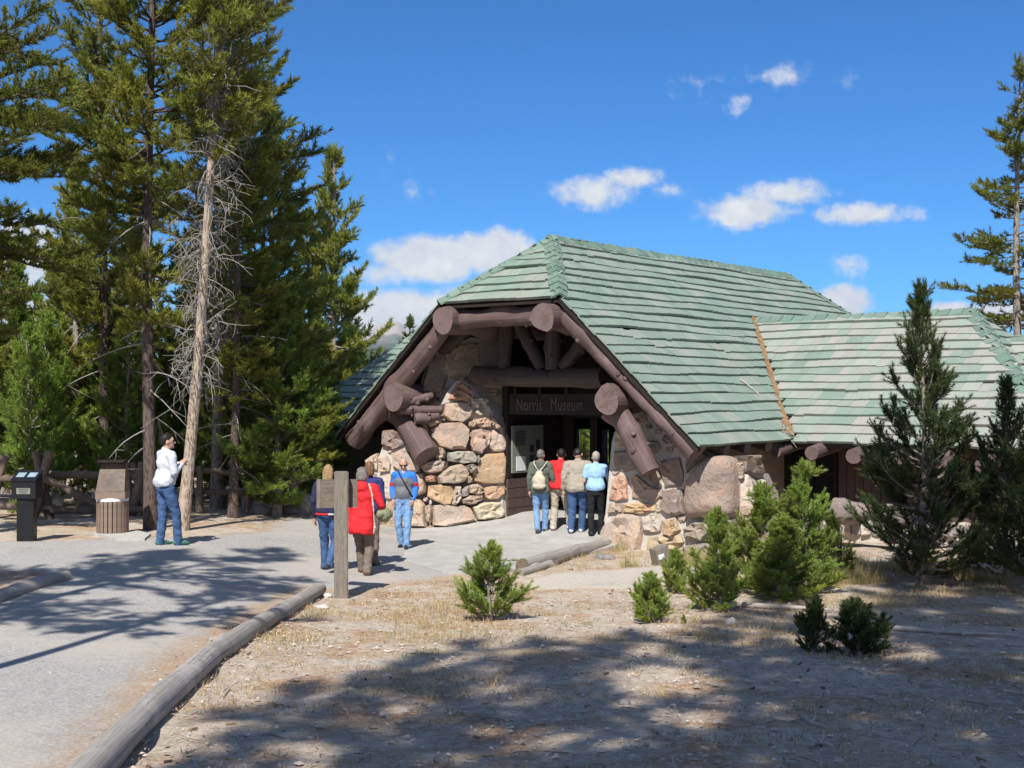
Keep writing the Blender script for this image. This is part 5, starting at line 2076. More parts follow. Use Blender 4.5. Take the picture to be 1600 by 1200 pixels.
rock('pale rock lying behind the leaflet box', 86, 790, 24, 24, M['white_rock'], 1)
rock('pale stone in front of the bright saplings at the shade edge', 1142, 974, 20, 12, M['white_rock'], 2)
rock('small pale stone at the foot of the signpost', 512, 931, 15, 7, M['white_rock'], 3)
rock('flat pale stone just below the end of the long edging log', 503, 948, 26, 7, M['white_rock'], 4)
rock('grey boulder under the big upright boulder of the right pier', 1150, 862, 60, 26, M['grey_rock'], 5)
rock('grey boulder at the right end of the stone pier', 1205, 858, 50, 30, M['grey_rock'], 6)
rock('flat grey stone beneath the porch timber', 945, 872, 32, 9, M['grey_rock'], 7)
rock('mossy grey boulder in the shade by the left wing wall', 455, 800, 80, 40, M['grey_rock'], 8)
rock('second shaded boulder nearer the tree trunks', 405, 800, 60, 34, M['grey_rock'], 9)
rock('upright shaded boulder against the left wing corner', 478, 772, 60, 70, M['grey_rock'], 10)
rock('pale grey pebble alone in the dappled shade', 888, 1106, 14, 7, M['white_rock'], 11)
rock('bluish stone at the middle of the dappled shade', 975, 1098, 20, 10, M['grey_rock'], 12)
rock('brown stone at the foot of the lone sapling slope', 690, 1186, 26, 14, M['grey_rock'], 13)
rock('pale stone half hidden under the dark pine', 1505, 862, 50, 24, M['white_rock'], 14)


def stick(label, pts, r, seed):
    q = [hit(x, y) + np.array([0, 0, .015]) for x, y in pts]
    base = q[0].copy()
    mb = MB()
    rs = random.Random(seed)
    pth_ = []
    for k in range(len(q) - 1):
        for j in range(3):
            pth_.append(q[k] + (q[k + 1] - q[k]) * j / 3 + np.array([0, 0, rs.uniform(0, .015)]))
    pth_.append(q[-1])
    mb.tube(np.array(pth_) - base, np.linspace(r, r * .5, len(pth_)), 6)
    m_ = len(pth_) // 2
    mb.tube(np.array([pth_[m_] - base, pth_[m_] - base + np.array([.05, .09, .02]), pth_[m_] - base + np.array([.07, .2, .02])]), [r * .7, r * .6, r * .3], 5)
    tag(mb.build('stick', M['stick'], None, True, tuple(base)), label, 'stick')


stick('bleached forked stick, upper of the two in the lower right shade', [(1253, 1124), (1268, 1134), (1292, 1141)], .012, 1)
stick('bleached stick, lower of the two in the lower right shade', [(1262, 1160), (1280, 1166), (1302, 1170)], .012, 2)
stick('pale stick at the right edge of the dry ground', [(1568, 1083), (1600, 1088), (1640, 1090)], .014, 3)
stick('long thin stick at the edge of the dappled shade', [(930, 1012), (985, 1025), (1005, 1038)], .012, 4)
stick('fallen bough lying in the shade behind the saplings', [(1160, 948), (1230, 952), (1300, 955)], .04, 5)
stick('fallen grey bough in the shade before the dark pine', [(1390, 985), (1470, 990), (1590, 996)], .035, 6)
stick('short dark twig on the lit gravel beside the long log', [(347, 1086), (352, 1080), (357, 1074)], .010, 7)
# pale pole on the main roof
a, b = P(1157, 600, 25.3), P(1187, 625, 24.5)
for q in (a, b):
    pass
ua, va2 = uv_of(a)


def on_main(px, py):
    r = ray(px, py)
    lo, hi = 15.0, 40.0
    f = lambda t: CAM_Z + r[2] * t - zmain(*uv_of((r[0] * t, t)))
    for _ in range(50):
        m = (lo + hi) / 2
        if f(m) > 0:
            lo = m
        else:
            hi = m
    return np.array([r[0] * lo, lo, CAM_Z + r[2] * lo + .09])


a, b = on_main(1157, 600), on_main(1187, 625)
mb = MB(); mb.tube(np.array([a, (a + b) / 2 + np.array([0, 0, .02]), b]) - a, [.014, .014, .012], 8)
tag(mb.build('roof_pole', M['stick'], None, True, tuple(a)), 'thin pale pole lying on the main roof slope', 'pole')

# ------------------------------------------------------------------ ground cover
def scatter_grass(name, label, n, seed, region, hgt, col_a, col_b, blades=6, dens=None):
    rs = np.random.RandomState(seed)
    pts = []
    tries = 0
    while len(pts) < n and tries < 40:
        tries += 1
        X = rs.uniform(region[0], region[1], n)
        Y = rs.uniform(region[2], region[3], n)
        ok = dens(X, Y, rs)
        pts += list(np.stack([X, Y], 1)[ok])
    pts = np.array(pts[:n])
    Z = g(pts[:, 0], pts[:, 1])
    k = len(pts)
    base = np.stack([pts[:, 0], pts[:, 1], Z - .01], 1)[:, None] + np.concatenate([rs.normal(0, .035, (k, blades, 2)), np.zeros((k, blades, 1))], 2)
    h = hgt * rs.uniform(.5, 1.3, (k, blades, 1)) * rs.uniform(.5, 1.3, (k, 1, 1))
    d = np.concatenate([rs.normal(0, .55, (k, blades, 2)), np.ones((k, blades, 1))], 2)
    d /= np.linalg.norm(d, axis=-1, keepdims=True)
    sd = np.concatenate([rs.normal(0, 1, (k, blades, 2)), np.zeros((k, blades, 1))], 2)
    sd /= np.linalg.norm(sd, axis=-1, keepdims=True)
    V = np.stack([base - sd * .004, base + sd * .004, base + d * h], 2).reshape(-1, 3)
    f = rs.rand(k, blades, 1)
    C = (np.array(col_a) * f + np.array(col_b) * (1 - f)) * rs.uniform(.7, 1.2, (k, 1, 1))
    me = mesh_from(name, V, np.arange(len(V)).reshape(-1, 3), False, [M['dry_grass']], col=np.repeat(C.reshape(-1, 3), 3, 0).clip(0, 1))
    tag(link(name, me), label, kind='stuff')


_path = np.array([(p[0], p[1]) for p in pth])


def in_poly(X, Y, poly):
    ins = np.zeros(len(X), bool)
    n = len(poly)
    for i in range(n):
        x1, y1 = poly[i]
        x2, y2 = poly[(i + 1) % n]
        c = ((y1 > Y) != (y2 > Y)) & (X < (x2 - x1) * (Y - y1) / (y2 - y1 + 1e-12) + x1)
        ins ^= c
    return ins


_pat = np.array(pat); _tr = np.array([(p[0], p[1]) for p in tr])


def blocked(X, Y):
    u = X * UU[0] + Y * UU[1]; v = X * VV[0] + Y * VV[1]
    return in_poly(X, Y, _path) | in_poly(X, Y, _pat) | in_poly(X, Y, _tr) | ((u > 20.3) & (v < 24.5) & (v > 4)) | ((u > 19.6) & (v > 10.8) & (v < 20))


def patches(X, Y, s, o):
    return np.array([mnoise.fractal(Vector((x * s + o, y * s, 0)), 1.0, 2.0, 3) for x, y in zip(X, Y)])


def dens_dry(X, Y, rs):
    f = patches(X, Y, .55, 3.0)
    return (~blocked(X, Y)) & (rs.rand(len(X)) < S((f + .12) * 2.2)) & (rs.rand(len(X)) < S((Y - 6) / 9) * .9 + .1)


def dens_lit(X, Y, rs):
    f = patches(X, Y, .7, 9.0)
    return (~blocked(X, Y)) & (rs.rand(len(X)) < S((f + .1) * 2))


scatter_grass('dry_grass', 'sparse tufts of dry straw coloured grass over the sandy ground', 5200, 1, (-3.2, 9.5, 6.5, 23), .085, (.44, .31, .15), (.54, .43, .25), 6, dens_dry)
scatter_grass('meadow_grass', 'taller pale grass along the foot of the museum wall', 2600, 2, (1.8, 9.0, 18.6, 23.4), .24, (.38, .33, .14), (.52, .43, .23), 7, dens_lit)
scatter_grass('weeds', 'small green weeds sprouting in the dry ground', 700, 3, (-3.0, 8, 6.5, 20), .05, (.13, .20, .05), (.22, .25, .08), 6, dens_lit)


def scatter_bits(name, label, n, seed, region, size, cols, flat, mat, okf):
    """pebbles or litter: squashed little octahedra"""
    rs = np.random.RandomState(seed)
    X = rs.uniform(region[0], region[1], n); Y = region[2] + (region[3] - region[2]) * rs.rand(n) ** 1.5
    ok = okf(X, Y, rs)
    X, Y = X[ok], Y[ok]
    k = len(X)
    base = np.stack([X, Y, g(X, Y) + .004], 1)
    oc = np.array([(1, 0, 0), (0, 1, 0), (-1, 0, 0), (0, -1, 0), (0, 0, 1), (0, 0, -.6)], float)
    sc = size * rs.lognormal(0, .45, (k, 1, 1)) * np.concatenate([rs.uniform(.6, 1.4, (k, 1, 2)), np.full((k, 1, 1), flat)], 2)
    V = oc[None] * sc * rs.uniform(.7, 1.3, (k, 6, 1))
    a = rs.rand(k) * 6.28
    ca, sa = np.cos(a)[:, None], np.sin(a)[:, None]
    V = np.stack([V[..., 0] * ca - V[..., 1] * sa, V[..., 0] * sa + V[..., 1] * ca, V[..., 2]], -1) + base[:, None]
    Fo = np.array([(0, 1, 4), (1, 2, 4), (2, 3, 4), (3, 0, 4), (1, 0, 5), (2, 1, 5), (3, 2, 5), (0, 3, 5)])
    F = (np.arange(k)[:, None, None] * 6 + Fo[None]).reshape(-1, 3)
    C = np.array(cols)[rs.randint(0, len(cols), k)] * rs.uniform(.75, 1.2, (k, 1))
    me = mesh_from(name, V.reshape(-1, 3), F, False, [mat], col=np.repeat(C, 6, 0).clip(0, 1))
    tag(link(name, me), label, kind='stuff')


M['bits'] = mat_leaf('loose_bits', 0.0, 0.9)
offroad = lambda X, Y, rs: ~blocked(X, Y)
scatter_bits('pebbles', 'loose pale pebbles strewn over the sandy ground', 15000, 5, (-3.5, 9, 6, 21), .011, [(.46, .39, .32), (.40, .34, .28), (.50, .43, .36), (.30, .24, .19)], .6, M['bits'], offroad)
scatter_bits('path_grit', 'loose stones of the gravel path', 5000, 6, (-9, 1, 6, 19), .009, [(.45, .44, .42), (.33, .32, .31), (.22, .21, .20), (.5, .48, .45)], .6, M['bits'], lambda X, Y, rs: in_poly(X, Y, _path) & ~in_poly(X, Y, _pat))


def scatter_needles(n, seed):
    rs = np.random.RandomState(seed)
    X = rs.uniform(-3.4, 9, n); Y = 6 + 16 * rs.rand(n) ** 1.4
    ok = ~blocked(X, Y)
    X, Y = X[ok], Y[ok]
    f = patches(X, Y, .8, 20.)
    q = rs.rand(len(X)) < .25 + S(f + .3)
    X, Y = X[q], Y[q]
    k = len(X)
    a = rs.rand(k) * 6.28
    L = rs.uniform(.025, .075, k)
    d = np.stack([np.cos(a), np.sin(a), rs.uniform(-.1, .25, k)], 1) * L[:, None]
    s = np.stack([-np.sin(a), np.cos(a), np.zeros(k)], 1) * .0028
    b = np.stack([X, Y, g(X, Y) + .006 + .01 * rs.rand(k)], 1)
    V = np.stack([b - s, b + s, b + d + s, b + d - s], 1).reshape(-1, 3)
    C = np.array([(.34, .19, .10), (.42, .27, .15), (.22, .13, .08), (.46, .36, .24)])[rs.randint(0, 4, k)]
    me = mesh_from('pine_litter', V, np.arange(len(V)).reshape(-1, 4), False, [M['bits']], col=np.repeat(C, 4, 0))
    tag(link('pine_litter', me), 'fallen brown pine needles scattered on the ground', kind='stuff')


scatter_needles(34000, 8)


def scatter_twigs(name, label, n, seed, lmin, lmax, rad, cols):
    rs = np.random.RandomState(seed)
    T = TubeSet()
    CC = []
    X = rs.uniform(-3.4, 8.5, n); Y = 6 + 15 * rs.rand(n) ** 1.3
    ok = ~blocked(X, Y)
    for x, y in zip(X[ok], Y[ok]):
        L = rs.uniform(lmin, lmax)
        a = rs.rand() * 6.28
        z = float(g(x, y))
        p0 = np.array([x, y, z + rad * .8]); d = np.array([math.cos(a), math.sin(a), 0]) * L
        T.add(np.array([p0, p0 + d * .5 + np.array([rs.normal(0, .02), rs.normal(0, .02), rad]), p0 + d]), [rad, rad * rs.uniform(.7, 1.3), rad * .4], 4)
        CC.append(np.repeat(np.array(cols[rs.randint(len(cols))])[None] * rs.uniform(.8, 1.2), 12, 0))
    me = mesh_from(name, np.concatenate(T.V), np.concatenate(T.F), True, [M['bits']], col=np.concatenate(CC))
    tag(link(name, me), label, kind='stuff')


scatter_twigs('twigs', 'small dead twigs strewn over the ground', 900, 14, .05, .28, .0035, [(.35, .29, .23), (.22, .16, .12), (.44, .39, .33)])
scatter_twigs('fallen_cones', 'small brown cones and bark crumbs on the ground', 170, 15, .03, .05, .010, [(.24, .16, .10), (.30, .21, .14), (.18, .12, .08)])

# ------------------------------------------------------------------ far hills
def far_hill(name, label, x0, x1, yb, d, prof, mat, depth, seed, n=140):
    rs = np.random.RandomState(seed)
    px = np.linspace(x0, x1, n)
    rows = []
    m = 14
    for j in range(m):
        t = j / (m - 1)
        dd = d + depth * (t - 1)
        row = []
        for k, x in enumerate(px):
            top = prof(x)
            nz = .5 * mnoise.fractal(Vector((x * .02 + seed, t * 3, 0)), 1.0, 2.0, 5)
            zt = CAM_Z + (615 - top) / FPX * d
            z = -30 + (zt + 30) * (math.sin(t * math.pi / 2) ** 1.1) * (1 + .10 * nz * (1 - t)) + nz * .06 * zt * t * (1 - t) * 4
            row.append(((x - 800) / FPX * dd, dd, z))
        rows.append(row)
    for j in range(5):
        t = (j + 1) / 5
        rows.append([((x - 800) / FPX * d, d + depth * t * .8, -30 + (CAM_Z + (615 - prof(x)) / FPX * d + 30) * (1 - t * t)) for x in px])
    V = np.array(rows).reshape(-1, 3)
    ny = len(rows)
    i = np.arange(ny - 1)[:, None] * n + np.arange(n - 1)[None]
    F = np.stack([i, i + 1, i + n + 1, i + n], -1).reshape(-1, 4)
    tag(link(name, mesh_from(name, V, F, True, [mat])), label, kind='structure')


mh, k_, b_ = new_mat('distant_forest_slope')
v_ = worldpos(k_)
f_ = k_.noise(v_, .02, 6, .7)
k_.l.new(k_.mix(k_.ramp(f_, .4, .62), (.028, .045, .022), (.07, .085, .04)), b_.inputs['Base Color'])
b_.inputs['Roughness'].default_value = 1
mm, k_, b_ = new_mat('distant_bare_mountain')
v_ = worldpos(k_)
f_ = k_.noise(v_, .0022, 7, .65)
sp_ = k_.node('ShaderNodeSeparateXYZ'); k_.l.new(v_, sp_.inputs[0])
hz = k_.ramp(k_.math('ADD', sp_.outputs[2], k_.math('MULTIPLY', f_, 300)), 480, 640)
k_.l.new(k_.mix(hz, (.06, .08, .055), (.40, .34, .29)), b_.inputs['Base Color'])
b_.inputs['Roughness'].default_value = 1
far_hill('mountain', 'pale bare mountain ridge between the pines and the museum roof', 380, 1000, 600, 12000,
         lambda x: 560 - 52 * math.exp(-((x - 606) / 50) ** 2) - 16 * math.exp(-((x - 680) / 60) ** 2) + 2 * math.sin(x * .21), mm, 5000, 3)
far_hill('hill', 'dark wooded ridge on the horizon', -600, 1100, 600, 2600, lambda x: 556 + 8 * math.sin(x * .006 + 1) + 2 * math.sin(x * .05) + 1.2 * math.sin(x * .23) - 6 * math.exp(-((x - 20) / 90) ** 2), mh, 1500, 4, 300)
far_hill('hill', 'dark wooded ridge on the horizon', 1100, 2600, 600, 3200, lambda x: 560 + 6 * math.sin(x * .006 + 1) + 1.5 * math.sin(x * .07), mh, 1500, 5, 200)

# the air between here and the mountain
mb = MB()
mb.box((0, 6900, 380), (17000, 15600, 790))
hm = bpy.data.materials.new('haze')
hm.use_nodes = True
k_ = NT(hm.node_tree)
hm.node_tree.nodes.clear()
vo = k_.node('ShaderNodeVolumePrincipled')
vo.inputs['Color'].default_value = (.80, .88, 1.0, 1)
vo.inputs['Density'].default_value = 2.8e-5
vo.inputs['Anisotropy'].default_value = 0.2
k_.l.new(vo.outputs[0], k_.node('ShaderNodeOutputMaterial').inputs['Volume'])
tag(mb.build('haze', hm), 'thin blue haze in the air', kind='stuff')

# ------------------------------------------------------------------ people
def cloth(name, col, rough=.85, var=.12, sc=14):
    return simple(name, col, rough, var, sc, .25, .012)


SKIN = simple('skin', (.50, .30, .22), .55, .08, 20, .05, .003)
JEANS = cloth('blue_denim', (.05, .10, .215), .85, .3, 7)
JEANS_L = cloth('pale_denim', (.17, .30, .50), .85, .22, 7)
KHAKI = cloth('khaki_cloth', (.42, .36, .28))
TAUPE = cloth('taupe_cloth', (.17, .135, .11))
NAVY = cloth('navy_cloth', (.022, .025, .06))
RED_C = cloth('red_cloth', (.62, .022, .028), .8, .12, 10)
WHITE_C = cloth('white_cloth', (.55, .57, .61), .8, .06)
OLIVE_C = cloth('grey_green_cloth', (.115, .13, .105))
TAN_C = cloth('tan_cloth', (.33, .285, .235))
BLUE_C = cloth('bright_blue_cloth', (.035, .17, .50))
GREY_C = cloth('grey_cloth', (.155, .16, .175))
SKY_C = cloth('light_blue_cloth', (.30, .48, .70))
BLACK_C = cloth('black_cloth', (.015, .015, .017))
CREAM = cloth('cream_canvas', (.50, .44, .34))
OLIVE_B = cloth('olive_canvas', (.22, .23, .14))
SHOE_D = cloth('dark_leather', (.03, .024, .02), .5)
SHOE_B = cloth('brown_leather', (.12, .06, .035), .5)
SHOE_W = cloth('white_shoe', (.62, .6, .56), .6)
SHOE_G = cloth('green_shoe', (.06, .16, .12), .6)
HAIR = dict(brown=cloth('brown_hair', (.05, .03, .02), .5, .3, 60), blonde=cloth('blonde_hair', (.29, .195, .10), .5, .35, 60), auburn=cloth('auburn_hair', (.15, .075, .035), .5, .3, 60),
            grey=cloth('grey_hair', (.16, .14, .125), .5, .4, 60), dark=cloth('dark_hair', (.015, .012, .010), .5, .3, 60), silver=cloth('silver_hair', (.34, .31, .28), .5, .3, 60))


def cap_mesh(p0, p1, r0, r1, seg=12):
    p0, p1 = np.array(p0, float), np.array(p1, float)
    d = p1 - p0
    L = np.linalg.norm(d) + 1e-6
    d /= L
    path, rad = [], []
    for a in (-1.25, -.8, -.4, 0):
        path.append(p0 + d * r0 * math.sin(a)); rad.append(r0 * math.cos(a))
    path.append((p0 + p1) / 2); rad.append((r0 + r1) / 2)
    for a in (0, .4, .8, 1.25):
        path.append(p1 + d * r1 * math.sin(a)); rad.append(r1 * math.cos(a))
    path = np.array(path)
    ref = np.array([0, 0, 1.0]) if abs(d[2]) < .8 else np.array([1.0, 0, 0])
    A = np.cross(d, ref); A /= np.linalg.norm(A)
    B = np.cross(d, A)
    th = np.arange(seg) * 2 * math.pi / seg
    V = (path[:, None] + np.array(rad)[:, None, None] * (np.cos(th)[None, :, None] * A + np.sin(th)[None, :, None] * B)).reshape(-1, 3)
    F = []
    n = len(path)
    for k in range(n - 1):
        for j in range(seg):
            F.append((k * seg + j, k * seg + (j + 1) % seg, (k + 1) * seg + (j + 1) % seg, (k + 1) * seg + j))
    F.append(tuple(range(seg - 1, -1, -1)))
    F.append(tuple((n - 1) * seg + j for j in range(seg)))
    return V, F


def ell_mesh(c, r, Rm=None, seg=14, rings=9):
    V = []
    for i in range(1, rings):
        a = math.pi * i / rings
        for j in range(seg):
            t = 2 * math.pi * j / seg
            V.append((math.sin(a) * math.cos(t) * r[0], math.sin(a) * math.sin(t) * r[1], math.cos(a) * r[2]))
    V.append((0, 0, r[2])); V.append((0, 0, -r[2]))
    V = np.array(V)
    if Rm is not None:
        V = V @ np.array(Rm).T
    V = V + np.array(c)
    F = []
    n = rings - 1
    for i in range(n - 1):
        for j in range(seg):
            F.append((i * seg + j, (i + 1) * seg + j, (i + 1) * seg + (j + 1) % seg, i * seg + (j + 1) % seg))
    for j in range(seg):
        F.append((n * seg, j, (j + 1) % seg))
        F.append((n * seg + 1, (n - 1) * seg + (j + 1) % seg, (n - 1) * seg + j))
    return V, F


def grow(name, prims, mats, parent, vox=.014, smooth_it=4, rule=None, flat_hem=None):
    """one continuous surface over overlapping shapes"""
    mb = MB()
    for q in prims:
        if q[0] == 'c':
            V, F = cap_mesh(*q[1:5])
        else:
            V, F = ell_mesh(*q[1:])
        mb.add(V, F)
    me = mesh_from(name, mb.V, mb.F)
    o = bpy.data.objects.new(name, me)
    COL.objects.link(o)
    md = o.modifiers.new('r', 'REMESH'); md.mode = 'VOXEL'; md.voxel_size = vox
    m2 = o.modifiers.new('s', 'SMOOTH'); m2.factor = .5; m2.iterations = smooth_it
    dg = bpy.context.evaluated_depsgraph_get()
    out = bpy.data.meshes.new_from_object(o.evaluated_get(dg))
    bpy.data.objects.remove(o)
    bpy.data.meshes.remove(me)
    out.name = name
    out.materials.clear()
    if not isinstance(mats, (list, tuple)):
        mats = [mats]
    for m in mats:
        out.materials.append(m)
    n = len(out.polygons)
    out.polygons.foreach_set('use_smooth', np.ones(n, dtype=bool))
    if rule is not None:
        C = np.zeros(n * 3, dtype=np.float32)
        out.polygons.foreach_get('center', C)
        C = C.reshape(-1, 3)
        out.polygons.foreach_set('material_index', np.array([rule(c) for c in C], dtype=np.int32))
    if name not in ('body', 'shoe'):      # folds and strands
        nv = len(out.vertices)
        Cv = np.zeros(nv * 3, dtype=np.float32); out.vertices.foreach_get('co', Cv); Cv = Cv.reshape(-1, 3)
        Nv = np.zeros(nv * 3, dtype=np.float32); out.vertices.foreach_get('normal', Nv); Nv = Nv.reshape(-1, 3)
        sd = label_seed[0]
        if name == 'hair':
            q = [(.010 * mnoise.noise(Vector((c[0] * 28 + sd, c[1] * 28, c[2] * 9)))) + .004 * mnoise.noise(Vector((c[0] * 80, c[1] * 80 + sd, c[2] * 20))) for c in Cv]
        elif name == 'trousers':
            q = [.011 * mnoise.noise(Vector((c[0] * 9 + sd, c[1] * 9, c[2] * 13 + c[0] * 9))) + .006 * mnoise.noise(Vector((c[0] * 22, c[1] * 22 + sd, c[2] * 30))) for c in Cv]
        else:
            q = [.011 * mnoise.noise(Vector((c[0] * 8 + sd, c[1] * 8 + c[2] * 4, c[2] * 9 + c[0] * 5))) + .007 * mnoise.noise(Vector((c[0] * 20 + c[2] * 9, c[1] * 20 + sd, c[2] * 22))) for c in Cv]
        Cv = Cv + Nv * np.array(q)[:, None]
        if flat_hem is not None:
            mid = np.abs(Cv[:, 0]) < .215
            Cv[mid, 2] = np.maximum(Cv[mid, 2], flat_hem + .012 * np.sin(Cv[mid, 0] * 17 + sd))
        out.vertices.foreach_set('co', Cv.astype(np.float32).ravel())
        label_seed[0] += 3.7
    out.update()
    return link(name, out, parent, (0, 0, 0))


label_seed = [1.0]


def v3(*a):
    return np.array(a, float)


def person(label, px, feet, head, heading, top, top_mat, legs_mat, shoe_mat, hair, pose=None, fn=g, build=1.0, hem=.90, hood=False, sleeves='long', hair_len=0, rule=None, top_mats=None,
           head_turn=0.0, head_nod=0.0, bald=False, top_name='jacket', extras=None, d=None, lean=0.0, belt=None):
    p = hit(px, feet, fn) if d is None else P(px, feet, d)
    h = (feet - head) / FPX * p[1]
    s = h / 1.75
    root = thing('person', label, 'person', (p[0], p[1], p[2]), heading)
    root.scale = (s * build if build > 1 else s, s * build if build > 1 else s, s)
    J = dict(aL=v3(-.095, 0, .085), aR=v3(.095, 0, .085), kL=v3(-.10, .02, .48), kR=v3(.10, .02, .48), hL=v3(-.09, 0, .92), hR=v3(.09, 0, .92), pel=v3(0, 0, .97), wai=v3(0, .0, 1.10), che=v3(0, .0, 1.29),
             sL=v3(-.185, 0, 1.425), sR=v3(.185, 0, 1.425), eL=v3(-.245, -.03, 1.14), eR=v3(.245, -.03, 1.14), wL=v3(-.25, .04, .90), wR=v3(.25, .04, .90), nek=v3(0, .0, 1.50), hed=v3(0, .015, 1.635),
             fL=0.12, fR=-.12)
    if pose:
        for k_, v_ in pose.items():
            J[k_] = v3(*v_) if isinstance(v_, tuple) else v_
    if lean:
        for k_ in ('che', 'sL', 'sR', 'nek', 'hed', 'eL', 'eR', 'wL', 'wR', 'wai'):
            J[k_] = J[k_] + v3(0, lean * max(0, J[k_][2] - .95), 0)
    ht = Matrix.Rotation(head_turn, 3, 'Z') @ Matrix.Rotation(-head_nod, 3, 'X')
    H = J['hed']
    hp = lambda x, y, z: H + np.array(ht @ Vector((x, y, z)))
    Rm = np.array(ht)
    fing = []
    for side, w, e in ((-1, J['wL'], J['eL']), (1, J['wR'], J['eR'])):
        dr = (w - e); dr /= np.linalg.norm(dr)
        sd = np.cross(dr, v3(side, 0.2, 0)); sd /= np.linalg.norm(sd)     # across the palm
        if sd[1] < 0:
            sd = -sd
        nn = np.cross(dr, sd)
        palm = w + dr * .055
        fing.append(('c', w + dr * .01, w + dr * .085, .028, .034))
        curl = nn * (-.02 if nn[0] * side > 0 else .02)
        for i, (o_, L) in enumerate(((.028, .068), (.010, .078), (-.009, .072), (-.027, .058))):
            b0 = w + dr * .095 + sd * o_
            fing.append(('c', b0, b0 + dr * L * .55 + curl * .3, .0105, .010))
            fing.append(('c', b0 + dr * L * .55 + curl * .3, b0 + dr * L * .95 + curl * 1.1, .010, .0085))
        b0 = w + dr * .04 + sd * .03
        fing.append(('c', b0, b0 + dr * .035 + sd * .028, .0125, .011))
        fing.append(('c', b0 + dr * .035 + sd * .028, b0 + dr * .065 + sd * .034, .011, .009))
    body = [('e', H, (.073, .092, .112), Rm), ('e', hp(0, .03, -.06), (.055, .062, .062), Rm), ('c', J['nek'] + v3(0, -.005, -.06), H + v3(0, -.01, -.06), .058, .052),
            ('c', hp(0, .085, -.005), hp(0, .108, -.028), .012, .017), ('e', hp(-.076, -.005, -.015), (.012, .026, .034), Rm), ('e', hp(.076, -.005, -.015), (.012, .026, .034), Rm),
            ('c', hp(-.022, .082, -.062), hp(.022, .082, -.062), .011, .011), ('e', hp(0, .078, -.095), (.028, .022, .02), Rm),
            ('c', hp(-.045, .075, .03), hp(.045, .075, .03), .014, .014),
            ('c', J['pel'], J['che'], .10, .11), ('c', J['che'], J['nek'] + v3(0, 0, -.05), .11, .07), ('c', J['sL'], J['sR'], .05, .05)]
    for a in 'LR':
        body += [('c', J['s' + a], J['e' + a], .045, .036), ('c', J['e' + a], J['w' + a], .036, .026), ('c', J['h' + a], J['k' + a], .07, .05), ('c', J['k' + a], J['a' + a], .05, .035), ('c', J['h' + a], J['pel'], .08, .09)]
    body += fing
    grow('body', body, SKIN, root, .0105, 2)
    # eyes
    for sx in (-1, 1):
        V, F = ell_mesh(hp(sx * .03, .083, .012), (.013, .008, .007), Rm, 10, 6)
        link('eye', mesh_from('eye', V, F, True, [M['black']]), root, (0, 0, 0))
    # trousers
    tr_ = [('e', J['pel'] + v3(0, -.015, -.02), (.165, .125, .13)), ]
    for a in 'LR':
        tr_ += [('c', J['h' + a] + v3(0, -.01, -.02), J['k' + a], .102, .072), ('c', J['k' + a], J['a' + a] + v3(0, -.005, .0), .072, .062), ('c', J['a' + a] + v3(0, -.01, .03), J['a' + a] + v3(0, -.01, -.03), .06, .066)]
    tr_.append(('e', J['pel'] + v3(0, -.075, -.05), (.135, .07, .10)))
    grow('trousers', tr_, legs_mat, root, .013, 3)
    for a in 'LR':
        an = J['a' + a]
        f = J['f' + a]
        t_ = v3(-math.sin(f), math.cos(f), 0)
        sh = [('c', an + v3(0, 0, -.035) - t_ * .045, an + v3(0, 0, -.045) + t_ * .12, .042, .036), ('c', an + v3(0, 0, -.05) + t_ * .02, an + v3(0, 0, -.055) + t_ * .15, .034, .028), ('c', an, an + v3(0, 0, -.04), .045, .045)]
        grow('shoe', sh, shoe_mat, root, .010, 2)
    # upper garment
    up_ = [('e', J['che'] + v3(0, -.005, .0), (.195, .135, .19)), ('e', J['wai'] + v3(0, .01, -.02), (.175, .135, .18)), ('c', J['sL'] + v3(.03, 0, 0), J['sR'] + v3(-.03, 0, 0), .078, .078),
           ('c', J['nek'] + v3(0, -.01, -.07), J['nek'] + v3(0, -.01, -.015), .09, .068)]
    k_ = hem
    up_.append(('e', v3(J['pel'][0], J['pel'][1] - .015, k_ + .06), (.178, .145, .12)))
    up_.append(('c', v3(-.075, J['pel'][1] - .02, k_ + .05), v3(.075, J['pel'][1] - .02, k_ + .05), .112, .112))
    for xx in (-.07, 0, .07):
        up_.append(('c', v3(xx, J['pel'][1] - .045, k_ + .08), v3(xx * .8, -.015, 1.15), .138, .115))
    up_.append(('c', v3(-.06, J['pel'][1], k_ + .12), v3(-.05, 0, 1.15), .125, .12))
    up_.append(('c', v3(.06, J['pel'][1], k_ + .12), v3(.05, 0, 1.15), .125, .12))
    for a in 'LR':
        up_.append(('c', J['s' + a], J['e' + a], .072, .058))
        if sleeves == 'long':
            up_ += [('c', J['e' + a], J['w' + a] * .97 + J['e' + a] * .03, .058, .045)]
        else:
            up_[-1] = ('c', J['s' + a], J['s' + a] * .35 + J['e' + a] * .65, .068, .062)
    if hood:
        up_ += [('e', J['nek'] + v3(0, -.09, -.06), (.11, .06, .10)), ('c', J['nek'] + v3(-.06, -.07, -.01), J['nek'] + v3(.06, -.07, -.01), .05, .05)]
    grow(top_name, up_, top_mats or [top_mat], root, .014, 4, rule, hem)
    # hair
    hr = []
    if not bald:
        hr += [('e', hp(0, -.018, .028), (.083, .095, .102), Rm), ('e', hp(0, -.045, .005), (.077, .066, .082), Rm)]
    else:
        hr += [('c', hp(-.07, -.02, .0), hp(-.045, -.075, -.02), .022, .026), ('c', hp(.07, -.02, .0), hp(.045, -.075, -.02), .022, .026), ('c', hp(-.045, -.075, -.02), hp(.045, -.075, -.02), .026, .026),
               ('e', hp(0, -.02, .075), (.05, .06, .038), Rm)]
